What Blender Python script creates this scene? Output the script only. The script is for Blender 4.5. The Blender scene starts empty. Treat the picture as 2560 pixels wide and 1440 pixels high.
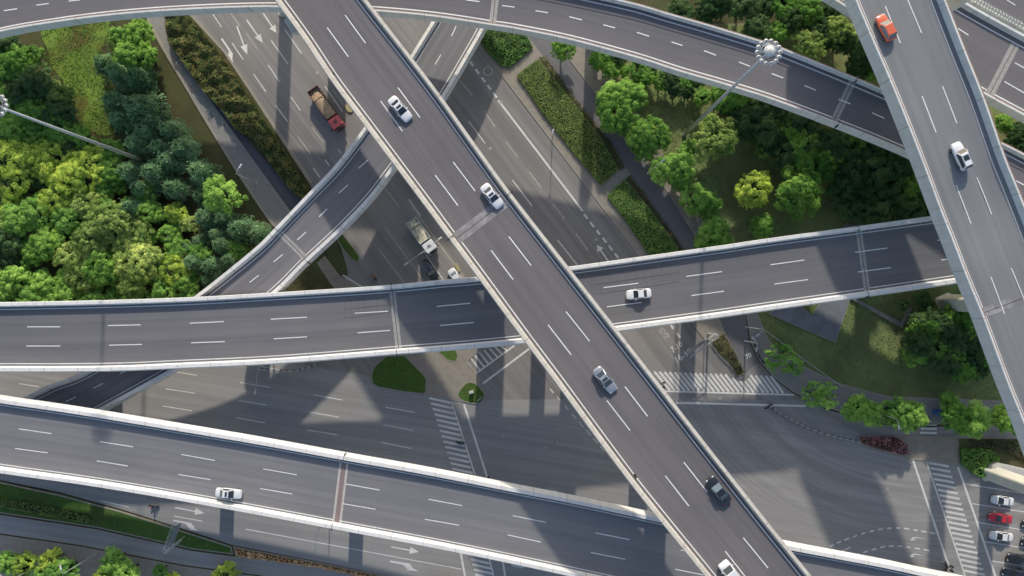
import bpy, bmesh, math, random
import numpy as np
from mathutils import Vector, Matrix, Quaternion, noise as mnoise
R = math.radians
random.seed(7); rng = np.random.default_rng(7)
scene = bpy.context.scene
COL = scene.collection

# ------------------------------------------------------------------ survey frame
H = 140.0            # height of the camera above the ground
F = 1707.0           # focal length in survey units (a 24 mm lens)
NX, NY = 1290.0, 750.0
def W(px, py, z=0.0):
    k = (H - z) / F
    return Vector(((px - NX) * k, -(py - NY) * k, z))
def ang(dx, dy): return math.atan2(-dy, dx)

# ------------------------------------------------------------------ materials
def new_mat(name):
    m = bpy.data.materials.new(name); m.use_nodes = True
    nt = m.node_tree; b = nt.nodes['Principled BSDF']
    return m, nt, b
def plain(name, col, rough=0.6, metal=0.0, var=0.0, scale=3.0, spec=0.5, coat=0.0):
    m, nt, b = new_mat(name)
    b.inputs['Roughness'].default_value = rough
    b.inputs['Metallic'].default_value = metal
    b.inputs['Specular IOR Level'].default_value = spec
    b.inputs['Coat Weight'].default_value = coat
    b.inputs['Coat Roughness'].default_value = 0.08
    if var > 0:
        tc = nt.nodes.new('ShaderNodeTexCoord'); n = nt.nodes.new('ShaderNodeTexNoise')
        n.inputs['Scale'].default_value = scale; n.inputs['Detail'].default_value = 6
        r = nt.nodes.new('ShaderNodeValToRGB')
        r.color_ramp.elements[0].position = .3; r.color_ramp.elements[1].position = .7
        r.color_ramp.elements[0].color = (*[c * (1 - var) for c in col], 1)
        r.color_ramp.elements[1].color = (*[min(1, c * (1 + var * .6)) for c in col], 1)
        nt.links.new(tc.outputs['Object'], n.inputs['Vector'])
        nt.links.new(n.outputs['Fac'], r.inputs['Fac']); nt.links.new(r.outputs['Color'], b.inputs['Base Color'])
    else:
        b.inputs['Base Color'].default_value = (*col, 1)
    return m
def mixc(nt, fac, a, b, blend='MIX'):
    n = nt.nodes.new('ShaderNodeMix'); n.data_type = 'RGBA'; n.blend_type = blend
    for s, v in ((n.inputs['Factor'], fac), (n.inputs['A'], a), (n.inputs['B'], b)):
        if isinstance(v, bpy.types.NodeSocket): nt.links.new(v, s)
        elif isinstance(v, (int, float)): s.default_value = v
        else: s.default_value = (*v, 1)
    return n.outputs['Result']
def mapped(nt, coord, scale, loc=(0, 0, 0)):
    mp = nt.nodes.new('ShaderNodeMapping'); mp.inputs['Scale'].default_value = scale; mp.inputs['Location'].default_value = loc
    nt.links.new(coord, mp.inputs['Vector']); return mp.outputs['Vector']
def tex(nt, vec, scale, detail=4, rough=.55, dist=0):
    n = nt.nodes.new('ShaderNodeTexNoise'); n.inputs['Scale'].default_value = scale
    n.inputs['Detail'].default_value = detail; n.inputs['Roughness'].default_value = rough
    n.inputs['Distortion'].default_value = dist
    nt.links.new(vec, n.inputs['Vector']); return n.outputs['Fac']
def rampf(nt, fac, p0, p1, v0=0., v1=1.):
    n = nt.nodes.new('ShaderNodeMapRange'); n.inputs['From Min'].default_value = p0; n.inputs['From Max'].default_value = p1
    n.inputs['To Min'].default_value = v0; n.inputs['To Max'].default_value = v1
    nt.links.new(fac, n.inputs['Value']); return n.outputs['Result']
GA, GV, GG = 1.34, 3.1, 2.5   # overall albedo trims: asphalt, leaves, grass
def asphalt(name, base, light, blotch=.35, streak=.35, seed=0., dirt=(0.16, .145, .12), arc=None):
    """UV: x across the carriageway in metres, y along it"""
    m, nt, b = new_mat(name)
    base, light, dirt = [[c * GA for c in q] for q in (base, light, dirt)]
    tc = nt.nodes.new('ShaderNodeTexCoord'); uv = tc.outputs['UV']; ob = tc.outputs['Object']
    big = tex(nt, mapped(nt, ob, (1, 1, 1), (seed, seed, 0)), .035, 5, .6)
    c = mixc(nt, rampf(nt, big, .35, .68), base, light)
    s1 = tex(nt, mapped(nt, uv, (.55, .012, 1), (seed, 0, 0)), 1.0, 3, .55)
    c = mixc(nt, rampf(nt, s1, .40, .62, 0, streak), c, [x * .62 for x in base])
    sx = nt.nodes.new('ShaderNodeSeparateXYZ'); nt.links.new(uv, sx.inputs[0])
    sn = nt.nodes.new('ShaderNodeMath'); sn.operation = 'MULTIPLY_ADD'; sn.inputs[1].default_value = 2 * math.pi / 1.82; sn.inputs[2].default_value = seed; nt.links.new(sx.outputs['X'], sn.inputs[0])
    cs = nt.nodes.new('ShaderNodeMath'); cs.operation = 'COSINE'; nt.links.new(sn.outputs[0], cs.inputs[0])
    tm = tex(nt, mapped(nt, uv, (.12, .01, 1), (seed, 9, 0)), 1.0, 2, .5)
    mu = nt.nodes.new('ShaderNodeMath'); mu.operation = 'MULTIPLY'; nt.links.new(rampf(nt, cs.outputs[0], 0, 1, 0, .30), mu.inputs[0]); nt.links.new(rampf(nt, tm, .35, .6), mu.inputs[1])
    c = mixc(nt, mu.outputs[0], c, [x * .72 for x in base])
    dr = tex(nt, mapped(nt, uv, (2.5, .5, 1), (seed, 19, 0)), 1.0, 5, .7)
    c = mixc(nt, rampf(nt, dr, .62, .72, 0, .35), c, [x * .6 for x in base])
    s2 = tex(nt, mapped(nt, uv, (1.6, .03, 1), (seed + 7, 3, 0)), 1.0, 4, .6)
    c = mixc(nt, rampf(nt, s2, .52, .75, 0, streak * .8), c, [x * 1.45 for x in light])
    if arc:   # tyre marks of turning traffic, concentric round the corner they turn about
        sb = nt.nodes.new('ShaderNodeVectorMath'); sb.operation = 'SUBTRACT'; sb.inputs[1].default_value = (arc[0], arc[1], 0); nt.links.new(ob, sb.inputs[0])
        ln = nt.nodes.new('ShaderNodeVectorMath'); ln.operation = 'LENGTH'; nt.links.new(sb.outputs[0], ln.inputs[0])
        sp2 = nt.nodes.new('ShaderNodeSeparateXYZ'); nt.links.new(sb.outputs[0], sp2.inputs[0])
        at_ = nt.nodes.new('ShaderNodeMath'); at_.operation = 'ARCTAN2'; nt.links.new(sp2.outputs['Y'], at_.inputs[0]); nt.links.new(sp2.outputs['X'], at_.inputs[1])
        cb = nt.nodes.new('ShaderNodeCombineXYZ'); nt.links.new(ln.outputs['Value'], cb.inputs[0]); nt.links.new(at_.outputs[0], cb.inputs[1])
        an = tex(nt, mapped(nt, cb.outputs[0], (.42, .8, 1)), 1.0, 4, .6); an2 = tex(nt, mapped(nt, cb.outputs[0], (1.7, 1.2, 1), (5, 2, 0)), 1.0, 3, .6)
        ms = rampf(nt, ln.outputs['Value'], 26, 34); me_ = rampf(nt, ln.outputs['Value'], 70, 52)
        mm_ = nt.nodes.new('ShaderNodeMath'); mm_.operation = 'MULTIPLY'; nt.links.new(ms, mm_.inputs[0]); nt.links.new(me_, mm_.inputs[1])
        for src, lo_, hi_, k_, col_ in ((an, .42, .6, .5, [x * .66 for x in base]), (an2, .5, .7, .4, [x * 1.25 for x in light])):
            m3 = nt.nodes.new('ShaderNodeMath'); m3.operation = 'MULTIPLY'; nt.links.new(rampf(nt, src, lo_, hi_, 0, k_), m3.inputs[0]); nt.links.new(mm_.outputs[0], m3.inputs[1])
            c = mixc(nt, m3.outputs[0], c, col_)
    mid = tex(nt, ob, .3, 6, .65, .5)
    c = mixc(nt, rampf(nt, mid, .55, .8, 0, blotch), c, dirt)
    fine = tex(nt, ob, 9.0, 3, .7)
    c = mixc(nt, rampf(nt, fine, .3, .7, 0, .35), c, [x * .75 for x in base])
    nt.links.new(c, b.inputs['Base Color'])
    b.inputs['Roughness'].default_value = .86; b.inputs['Specular IOR Level'].default_value = .3
    return m
def concrete(name, col, stain=.3, scale=.6, dark=(.2, .19, .17), rough=.75):
    m, nt, b = new_mat(name)
    tc = nt.nodes.new('ShaderNodeTexCoord'); ob = tc.outputs['Object']
    a = tex(nt, ob, scale, 7, .65)
    c = mixc(nt, rampf(nt, a, .45, .8, 0, stain), col, dark)
    a2 = tex(nt, mapped(nt, ob, (3, 3, .4)), 1.3, 5, .7)
    c = mixc(nt, rampf(nt, a2, .55, .8, 0, stain), c, [x * .7 for x in col])
    nt.links.new(c, b.inputs['Base Color']); b.inputs['Roughness'].default_value = rough
    b.inputs['Specular IOR Level'].default_value = .25
    return m
def grassy(name, a, b_, c_, s=1.0, soil=None, soil_amt=.5):
    m, nt, b = new_mat(name)
    a, b_, c_ = [[c * GG for c in q] for q in (a, b_, c_)]
    ob = nt.nodes.new('ShaderNodeTexCoord').outputs['Object']
    n1 = tex(nt, ob, .07 * s, 6, .6); n2 = tex(nt, ob, .9 * s, 6, .75, .6); n3 = tex(nt, ob, 7., 3, .7)
    c = mixc(nt, rampf(nt, n1, .38, .64), a, b_)
    c = mixc(nt, rampf(nt, n2, .42, .7, 0, .7), c, c_)
    c = mixc(nt, rampf(nt, n3, .35, .7, 0, .55), c, [x * .55 for x in a])
    if soil:
        n4 = tex(nt, mapped(nt, ob, (1, 1, 1), (31, 7, 0)), .11, 6, .65, .4)
        c = mixc(nt, rampf(nt, n4, .45, .62, 0, soil_amt), c, soil)
    nt.links.new(c, b.inputs['Base Color']); b.inputs['Roughness'].default_value = .95
    b.inputs['Specular IOR Level'].default_value = .1
    bp = nt.nodes.new('ShaderNodeBump'); bp.inputs['Strength'].default_value = .7; bp.inputs['Distance'].default_value = .12
    nt.links.new(tex(nt, ob, 3.5, 5, .8), bp.inputs['Height']); nt.links.new(bp.outputs['Normal'], b.inputs['Normal'])
    return m
def foliage(name, dark, mid, bright, trans=.25):
    m, nt, b = new_mat(name)
    dark, mid, bright = [[c * GV for c in q] for q in (dark, mid, bright)]
    g = nt.nodes.new('ShaderNodeNewGeometry'); oi = nt.nodes.new('ShaderNodeObjectInfo')
    ob = nt.nodes.new('ShaderNodeTexCoord').outputs['Object']
    c = mixc(nt, g.outputs['Random Per Island'], dark, mid)
    n = tex(nt, ob, .75, 3, .6)
    c = mixc(nt, rampf(nt, n, .44, .66), c, bright)
    hs = nt.nodes.new('ShaderNodeHueSaturation')
    nt.links.new(rampf(nt, oi.outputs['Random'], 0, 1, .488, .512), hs.inputs['Hue'])
    nt.links.new(rampf(nt, oi.outputs['Random'], 0, 1, 1.25, .78), hs.inputs['Value'])
    hs.inputs['Saturation'].default_value = .93; nt.links.new(c, hs.inputs['Color']); c = hs.outputs['Color']
    out = nt.nodes['Material Output']
    nt.links.new(c, b.inputs['Base Color']); b.inputs['Roughness'].default_value = .75; b.inputs['Specular IOR Level'].default_value = .15
    t = nt.nodes.new('ShaderNodeBsdfTranslucent'); nt.links.new(c, t.inputs['Color'])
    mx = nt.nodes.new('ShaderNodeMixShader'); mx.inputs[0].default_value = trans
    nt.links.new(b.outputs[0], mx.inputs[1]); nt.links.new(t.outputs[0], mx.inputs[2]); nt.links.new(mx.outputs[0], out.inputs['Surface'])
    return m
def paintline(name, col, wear=.4, wcol=(.16, .16, .16)):
    m, nt, b = new_mat(name)
    ob = nt.nodes.new('ShaderNodeTexCoord').outputs['Object']
    n = tex(nt, ob, 2.2, 6, .75); n2 = tex(nt, ob, .25, 3, .5)
    c = mixc(nt, rampf(nt, n, .45, .75, 0, wear), col, wcol)
    c = mixc(nt, rampf(nt, n2, .45, .65, 0, wear * .6), c, wcol)
    nt.links.new(c, b.inputs['Base Color']); b.inputs['Roughness'].default_value = .6
    return m

M = {}
M['deckA'] = asphalt('asphalt warm', (.118, .113, .119), (.150, .142, .147), .15, .36, 3)
M['deckB'] = asphalt('asphalt cool', (.168, .177, .184), (.205, .212, .216), .10, .30, 11)
M['deckC'] = asphalt('asphalt arc', (.122, .119, .128), (.150, .143, .146), .14, .22, 23)
M['deckD'] = asphalt('asphalt ramp', (.140, .139, .152), (.180, .173, .175), .22, .40, 31)
M['deckE'] = asphalt('asphalt main', (.125, .125, .134), (.160, .157, .160), .14, .35, 43)
M['deckF'] = asphalt('asphalt lower', (.155, .156, .166), (.195, .193, .196), .12, .30, 57)
M['road1'] = asphalt('asphalt boulevard', (.195, .186, .179), (.252, .238, .225), .30, .50, 71)
M['road2'] = asphalt('asphalt junction', (.240, .235, .231), (.305, .293, .276), .30, .36, 83, (.25, .235, .21), tuple(W(2314, 675)[:2]))
M['path'] = asphalt('asphalt path', (.130, .130, .140), (.170, .165, .165), .2, .2, 97)
def parapet_mat(name, col, stain, dark, every=5.0):
    m = concrete(name, col, stain, .5, dark); nt = m.node_tree; b = nt.nodes['Principled BSDF']
    src = b.inputs['Base Color'].links[0].from_socket
    uv = nt.nodes.new('ShaderNodeTexCoord').outputs['UV']; sp = nt.nodes.new('ShaderNodeSeparateXYZ'); nt.links.new(uv, sp.inputs[0])
    dv = nt.nodes.new('ShaderNodeMath'); dv.operation = 'MODULO'; dv.inputs[1].default_value = every; nt.links.new(sp.outputs['Y'], dv.inputs[0])
    lt = nt.nodes.new('ShaderNodeMath'); lt.operation = 'LESS_THAN'; lt.inputs[1].default_value = .12; nt.links.new(dv.outputs[0], lt.inputs[0])
    st = tex(nt, mapped(nt, uv, (.4, 1.1, 1)), 1.0, 5, .7)
    c = mixc(nt, rampf(nt, st, .5, .78, 0, stain * 1.3), src, dark)
    c = mixc(nt, rampf(nt, lt.outputs[0], 0, 1, 0, .55), c, [x * .6 for x in dark])
    nt.links.new(c, b.inputs['Base Color']); return m
M['parA'] = parapet_mat('cream parapet', (.66, .62, .54), .45, (.38, .34, .28))
M['parB'] = parapet_mat('pale parapet', (.74, .76, .74), .35, (.38, .36, .32), 8.0)
M['parE'] = parapet_mat('whitewashed parapet', (.78, .775, .75), .35, (.46, .44, .40), 6.0)
M['parD'] = parapet_mat('grey parapet', (.80, .78, .74), .4, (.45, .42, .38), 5.0)
M['girder'] = concrete('girder concrete', (.42, .42, .40), .3, .3)
M['girderB'] = concrete('girder with blue shade', (.74, .84, .87), .15, .3, (.50, .57, .58))  # bluish shade of the side faces is put into this colour
M['pier'] = concrete('pier concrete', (.74, .72, .62), .25, .25)
M['joint'] = concrete('joint concrete', (.40, .385, .36), .6, 1.6, (.14, .13, .125))
M['jointL'] = concrete('pale joint', (.52, .49, .45), .4, 1.2, (.3, .27, .25))
M['jointP'] = concrete('pinkish joint', (.24, .23, .235), .9, .45, (.56, .54, .545))
M['jointR'] = concrete('reddish joint', (.27, .205, .20), .7, 1.4, (.17, .15, .16))
M['white'] = paintline('white line', (.84, .84, .82), .25, (.30, .30, .30))
M['wornwhite'] = paintline('worn white line', (.80, .78, .74), .42, (.28, .27, .26))
M['worncream'] = paintline('worn cream line', (.56, .52, .43), .6, (.18, .17, .15))
M['yellow'] = paintline('yellow paint', (.46, .40, .20), .5, (.24, .22, .18))
M['pave'] = concrete('paving', (.33, .295, .25), .5, .8, (.13, .12, .11))
M['paveG'] = concrete('grey paving', (.29, .285, .27), .4, .8, (.12, .12, .12))
M['paveD'] = concrete('dark slate paving', (.19, .20, .225), .7, .35, (.34, .36, .40))
M['kerb'] = concrete('kerb stone', (.36, .33, .28), .4, 1.2)
M['pathD'] = asphalt('asphalt service road', (.080, .084, .098), (.105, .108, .120), .2, .2, 101)
M['ground'] = grassy('ground soil and grass', (.035, .050, .020), (.060, .055, .030), (.075, .060, .035), 1, (.07, .05, .03), .8)
M['forest'] = grassy('forest floor', (.030, .040, .016), (.062, .055, .028), (.05, .045, .02), 1, (.075, .052, .028), .5)
M['lawn'] = grassy('lawn', (.098, .124, .050), (.122, .136, .054), (.080, .104, .040), 1, (.130, .108, .066), .45)
M['lawnB'] = grassy('bright lawn', (.036, .070, .016), (.048, .088, .020), (.034, .052, .016), 1, (.075, .062, .035), .35)
M['meadow'] = grassy('rough meadow', (.075, .125, .022), (.11, .16, .03), (.060, .095, .02), 1, (.125, .09, .035), .9)
M['mast'] = plain('galvanised steel', (.50, .54, .56), .45, .35, .12)
M['lampw'] = plain('lamp housing', (.66, .67, .64), .35, 0, .35, 2.5)
M['lampglass'] = plain('lamp glass', (.16, .17, .16), .2, 0, .2)
M['dark'] = plain('dark rubber', (.025, .025, .027), .7)
M['glass'] = plain('car glass', (.030, .042, .052), .08, 0, 0, 3, .8)
M['glassL'] = plain('pale car glass', (.16, .21, .24), .08, 0, 0, 3, .8)
M['rim'] = plain('wheel rim', (.45, .45, .46), .3, .8)
M['lens'] = plain('headlight lens', (.55, .58, .6), .12)
M['tail'] = plain('tail light', (.35, .02, .02), .2)
M['carwhite'] = plain('white car paint', (.80, .81, .82), .3, 0, 0, 3, .5, .6)
M['carsilver'] = plain('silver car paint', (.46, .49, .52), .32, .5, 0, 3, .5, .6)
M['carblack'] = plain('black car paint', (.022, .026, .034), .22, 0, 0, 3, .5, .8)
M['carorange'] = plain('orange red car paint', (.78, .16, .07), .28, 0, 0, 3, .5, .8)
M['carred'] = plain('red car paint', (.55, .025, .04), .28, 0, 0, 3, .5, .8)
M['truckred'] = plain('red cab paint', (.80, .15, .16), .4, 0, .2, 2)
M['sand'] = plain('sand load', (.50, .36, .23), .95, 0, .35, 2.5)
M['bed'] = plain('dump bed steel', (.17, .085, .07), .6, 0, .3, 2)
M['bedpale'] = plain('pale bed steel', (.55, .62, .58), .5, 0, .25, 1.2)
M['rubble'] = plain('pale rubble load', (.72, .68, .50), .95, 0, .6, 2.2)
M['skin'] = plain('skin', (.45, .27, .19), .6)
M['brown'] = plain('brown jacket', (.30, .13, .06), .8, 0, .2)
M['navy'] = plain('dark jacket', (.04, .045, .06), .8, 0, .2)
M['blue'] = plain('blue cloth', (.05, .16, .42), .6, 0, .1)
M['helmet'] = plain('helmet', (.5, .3, .2), .25)
M['trunk'] = plain('bark', (.085, .062, .045), .9, 0, .35, 4)
M['rail'] = plain('reddish rail', (.42, .26, .20), .6, 0, .3, 1)
M['railw'] = plain('pale rail', (.60, .62, .60), .5, .1, .1)
M['signblue'] = plain('sign back grey', (.33, .36, .40), .5, .3, .1)
M['drain'] = plain('drain iron', (.03, .03, .03), .6)
M['gridline'] = plain('dark grid lines', (.115, .115, .125), .8)  # even dark tone for the grid lines on the middle deck
M['patch'] = plain('asphalt seam', (.075, .075, .082), .85)
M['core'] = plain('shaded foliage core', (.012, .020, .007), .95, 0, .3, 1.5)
M['fG'] = foliage('leaves mid green', (.035, .085, .012), (.062, .135, .016), (.10, .185, .022))
M['fB'] = foliage('leaves bright green', (.050, .110, .014), (.085, .170, .024), (.150, .245, .040))
M['fY'] = foliage('leaves yellow green', (.065, .112, .012), (.135, .190, .018), (.26, .31, .032))
M['fC'] = foliage('needles blue green', (.030, .062, .026), (.058, .110, .046), (.105, .175, .078))
M['fO'] = foliage('leaves olive', (.055, .095, .016), (.105, .155, .030), (.21, .25, .060))
M['fD'] = foliage('leaves dark green with shade', (.014, .034, .012), (.024, .052, .016), (.042, .078, .024))  # dark green leaves, deepened in colour for the shade of the overpasses
M['fH'] = foliage('hedge leaves', (.060, .092, .020), (.088, .128, .028), (.125, .165, .038))
M['fHb'] = foliage('reddish hedge leaves', (.034, .052, .014), (.058, .070, .020), (.098, .082, .026))
M['fHd'] = foliage('dark dry shrub', (.022, .030, .013), (.042, .046, .020), (.065, .058, .028))
M['fHg'] = foliage('lush cover', (.034, .082, .014), (.052, .115, .020), (.080, .145, .028))
M['turfM'] = foliage('meadow blades', (.038, .078, .014), (.055, .100, .018), (.075, .112, .022))
M['turfB'] = foliage('mown blades', (.034, .084, .012), (.046, .108, .016), (.064, .128, .020))
M['turfL'] = foliage('lawn blades', (.048, .076, .022), (.066, .100, .028), (.086, .114, .034))
M['flower'] = foliage('red flowers', (.04, .04, .02), (.17, .045, .055), (.34, .15, .16))
M['flowerM'] = foliage('mixed flowers', (.10, .11, .03), (.28, .10, .05), (.34, .25, .12))

# ------------------------------------------------------------------ object helpers
def tagit(o, label=None, cat=None, group=None, kind=None):
    for k, v in (('label', label), ('category', cat), ('group', group), ('kind', kind)):
        if v: o[k] = v
    return o
def link(name, me, mat=None, parent=None):
    o = bpy.data.objects.new(name, me); COL.objects.link(o)
    if mat is not None:
        for mm in (mat if isinstance(mat, (list, tuple)) else [mat]): me.materials.append(mm)
    if parent is not None: o.parent = parent
    return o
def empty(name, loc=(0, 0, 0), rz=0, **k):
    o = bpy.data.objects.new(name, None); COL.objects.link(o); o.location = loc; o.rotation_euler = (0, 0, rz)
    o.empty_display_size = .5
    return tagit(o, **k)
def mesh(name, verts, faces, uvs=None, smooth=False, mats=None):
    me = bpy.data.meshes.new(name); me.from_pydata([tuple(v) for v in verts], [], faces)
    if uvs is not None:
        ul = me.uv_layers.new(name='UVMap')
        for l in me.loops: ul.data[l.index].uv = uvs[l.vertex_index]
    if smooth: me.polygons.foreach_set('use_smooth', [True] * len(me.polygons))
    if mats is not None: me.polygons.foreach_set('material_index', mats)
    me.update(); return me
class MB:
    """collects shapes of ONE part"""
    def __init__(s): s.v = []; s.f = []
    def add(s, v, f):
        o = len(s.v); s.v += [Vector(x) for x in v]; s.f += [tuple(i + o for i in q) for q in f]; return s
    def box(s, c, d, rz=0, ry=0):
        m = Matrix.Translation(Vector(c)) @ Matrix.Rotation(rz, 4, 'Z') @ Matrix.Rotation(ry, 4, 'Y')
        v = [m @ Vector((x * d[0] / 2, y * d[1] / 2, z * d[2] / 2)) for x in (-1, 1) for y in (-1, 1) for z in (-1, 1)]
        return s.add(v, [(0, 1, 3, 2), (4, 6, 7, 5), (0, 4, 5, 1), (2, 3, 7, 6), (0, 2, 6, 4), (1, 5, 7, 3)])
    def tube(s, a, b, r0, r1=None, n=8, cap=True):
        a, b = Vector(a), Vector(b); r1 = r0 if r1 is None else r1
        q = (b - a).to_track_quat('Z', 'Y'); v = []
        for p, r in ((a, r0), (b, r1)):
            for i in range(n):
                t = 2 * math.pi * i / n; v.append(p + q @ Vector((r * math.cos(t), r * math.sin(t), 0)))
        f = [(i, (i + 1) % n, n + (i + 1) % n, n + i) for i in range(n)]
        if cap: f += [tuple(range(n - 1, -1, -1)), tuple(range(n, 2 * n))]
        return s.add(v, f)
    def prism(s, poly, z0, z1):
        n = len(poly)
        v = [Vector((p[0], p[1], z0)) for p in poly] + [Vector((p[0], p[1], z1)) for p in poly]
        area = sum(poly[i][0] * poly[(i + 1) % n][1] - poly[(i + 1) % n][0] * poly[i][1] for i in range(n))
        f = [(i, (i + 1) % n, n + (i + 1) % n, n + i) for i in range(n)] + [tuple(range(n - 1, -1, -1)), tuple(range(n, 2 * n))]
        if area < 0: f = [q[::-1] for q in f]
        return s.add(v, f)
    def lathe(s, prof, c=(0, 0, 0), n=12):
        v = []; f = []
        for (r, z) in prof:
            for i in range(n):
                t = 2 * math.pi * i / n; v.append((c[0] + r * math.cos(t), c[1] + r * math.sin(t), c[2] + z))
        for k in range(len(prof) - 1):
            for i in range(n): f.append((k * n + i, k * n + (i + 1) % n, (k + 1) * n + (i + 1) % n, (k + 1) * n + i))
        f += [tuple(range(n - 1, -1, -1)), tuple(range((len(prof) - 1) * n, len(prof) * n))]
        return s.add(v, f)
    def build(s, name, mat, parent=None, smooth=False, bevel=0):
        o = link(name, mesh(name, s.v, s.f, smooth=smooth), mat, parent)
        if bevel:
            b = o.modifiers.new('bevel', 'BEVEL'); b.width = bevel; b.segments = 2; b.limit_method = 'ANGLE'
        return o
def catmull(pts, n=8):
    P = [np.array(p, float) for p in pts]; P = [2 * P[0] - P[1]] + P + [2 * P[-1] - P[-2]]; out = []
    for i in range(1, len(P) - 2):
        for k in range(n):
            t = k / n; a, b, c, d = P[i - 1], P[i], P[i + 1], P[i + 2]
            out.append(.5 * (2 * b + (c - a) * t + (2 * a - 5 * b + 4 * c - d) * t * t + (3 * b - a - 3 * c + d) * t ** 3))
    out.append(P[-2]); return out
def smooth_closed(pts, it=2):
    for _ in range(it):
        q = []
        for i in range(len(pts)):
            a, b = np.array(pts[i], float), np.array(pts[(i + 1) % len(pts)], float)
            q += [tuple(.75 * a + .25 * b), tuple(.25 * a + .75 * b)]
        pts = q
    return pts
def offset_poly(poly, d):
    n = len(poly); A = sum(poly[i][0] * poly[(i + 1) % n][1] - poly[(i + 1) % n][0] * poly[i][1] for i in range(n))
    s = 1 if A > 0 else -1; out = []
    for i in range(n):
        a, b, c = (Vector(poly[(i + k) % n][:2]) for k in (-1, 0, 1))
        e1 = (b - a); e2 = (c - b)
        if e1.length < 1e-6 or e2.length < 1e-6: out.append(tuple(b)); continue
        e1.normalize(); e2.normalize()
        n1 = Vector((-e1.y, e1.x)) * s; n2 = Vector((-e2.y, e2.x)) * s
        m = n1 + n2
        if m.length < .2: m = n1
        m.normalize(); k = d / max(.5, m.dot(n1)); out.append(tuple(b + m * k))
    return out
def px(poly, z=0): return [tuple(W(x, y, z)[:2]) for x, y in poly]
def flat(name, poly, z, mat, parent=None, rot=0.0, kind=None):
    v = [Vector((p[0], p[1], z)) for p in poly]
    n = len(v); A = sum(v[i].x * v[(i + 1) % n].y - v[(i + 1) % n].x * v[i].y for i in range(n))
    f = tuple(range(n)) if A > 0 else tuple(range(n - 1, -1, -1))
    c, s = math.cos(rot), math.sin(rot)
    uv = [(c * p.x + s * p.y, -s * p.x + c * p.y) for p in v]
    o = link(name, mesh(name, v, [f], uv), mat, parent)
    if kind: o['kind'] = kind
    return o
def slab(name, polypx, z, mat, kerb=.22, kerbmat='kerb', rounded=0, kind='structure', rot=0, label=None):
    """raised slab with a kerb stone round it"""
    poly = px(smooth_closed(polypx, rounded) if rounded else polypx)
    inner = offset_poly(poly, kerb) if kerb else poly
    o = flat(name, inner, z, M[mat], None, rot, kind)
    n = len(poly); v = []; f = []
    for p, q in zip(poly, inner): v += [(p[0], p[1], -.1), (p[0], p[1], z + .01), (q[0], q[1], z + .01), (q[0], q[1], z - .05)]
    for i in range(n):
        j = (i + 1) % n
        for k in range(3): f.append((4 * i + k, 4 * j + k, 4 * j + k + 1, 4 * i + k + 1))
    if not kerb: f = [(4 * i, 4 * ((i + 1) % n), 4 * ((i + 1) % n) + 1, 4 * i + 1) for i in range(n)]
    me = mesh('kerb', v, f); k = link('kerb', me, M[kerbmat], o)
    bm = bmesh.new(); bm.from_mesh(me); bmesh.ops.recalc_face_normals(bm, faces=bm.faces); bm.to_mesh(me); bm.free()
    return o

# ------------------------------------------------------------------ camera, light, world
cam = bpy.data.objects.new('camera', bpy.data.cameras.new('camera')); COL.objects.link(cam)
cam.location = (0, 0, H); cam.rotation_euler = (0, 0, 0)
cam.data.sensor_width = 36; cam.data.lens = 36 * F / 2560
cam.data.shift_x = -(NX - 1280) / 2560; cam.data.shift_y = (NY - 720) / 2560
cam.data.clip_end = 3000; cam.data.clip_start = 1
scene.camera = cam
EL, AZ = R(28.2), R(2.0)
d = Vector((-math.sin(AZ) * math.cos(EL), -math.cos(AZ) * math.cos(EL), -math.sin(EL)))
sun = bpy.data.objects.new('sun', bpy.data.lights.new('sun', 'SUN')); COL.objects.link(sun)
sun.rotation_euler = d.to_track_quat('-Z', 'Y').to_euler(); sun.location = (0, 100, 200)
sun.data.energy = 3.25; sun.data.angle = R(1.3); sun.data.color = (1, .92, .80)
wd = bpy.data.worlds.new('World'); scene.world = wd; wd.use_nodes = True
nt = wd.node_tree; bg = nt.nodes['Background']; sky = nt.nodes.new('ShaderNodeTexSky'); sky.sky_type = 'NISHITA'
sky.sun_disc = False; sky.sun_elevation = EL; sky.sun_rotation = AZ; sky.air_density = 1.0; sky.dust_density = 2.0; sky.ozone_density = 1.0
nt.links.new(sky.outputs[0], bg.inputs['Color']); bg.inputs['Strength'].default_value = .16
scene.view_settings.view_transform = 'Standard'; scene.view_settings.look = 'None'; scene.view_settings.exposure = 0
scene.render.engine = 'CYCLES'; scene.cycles.use_denoising = True; scene.cycles.max_bounces = 5
scene.cycles.diffuse_bounces = 3; scene.cycles.transparent_max_bounces = 4

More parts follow.
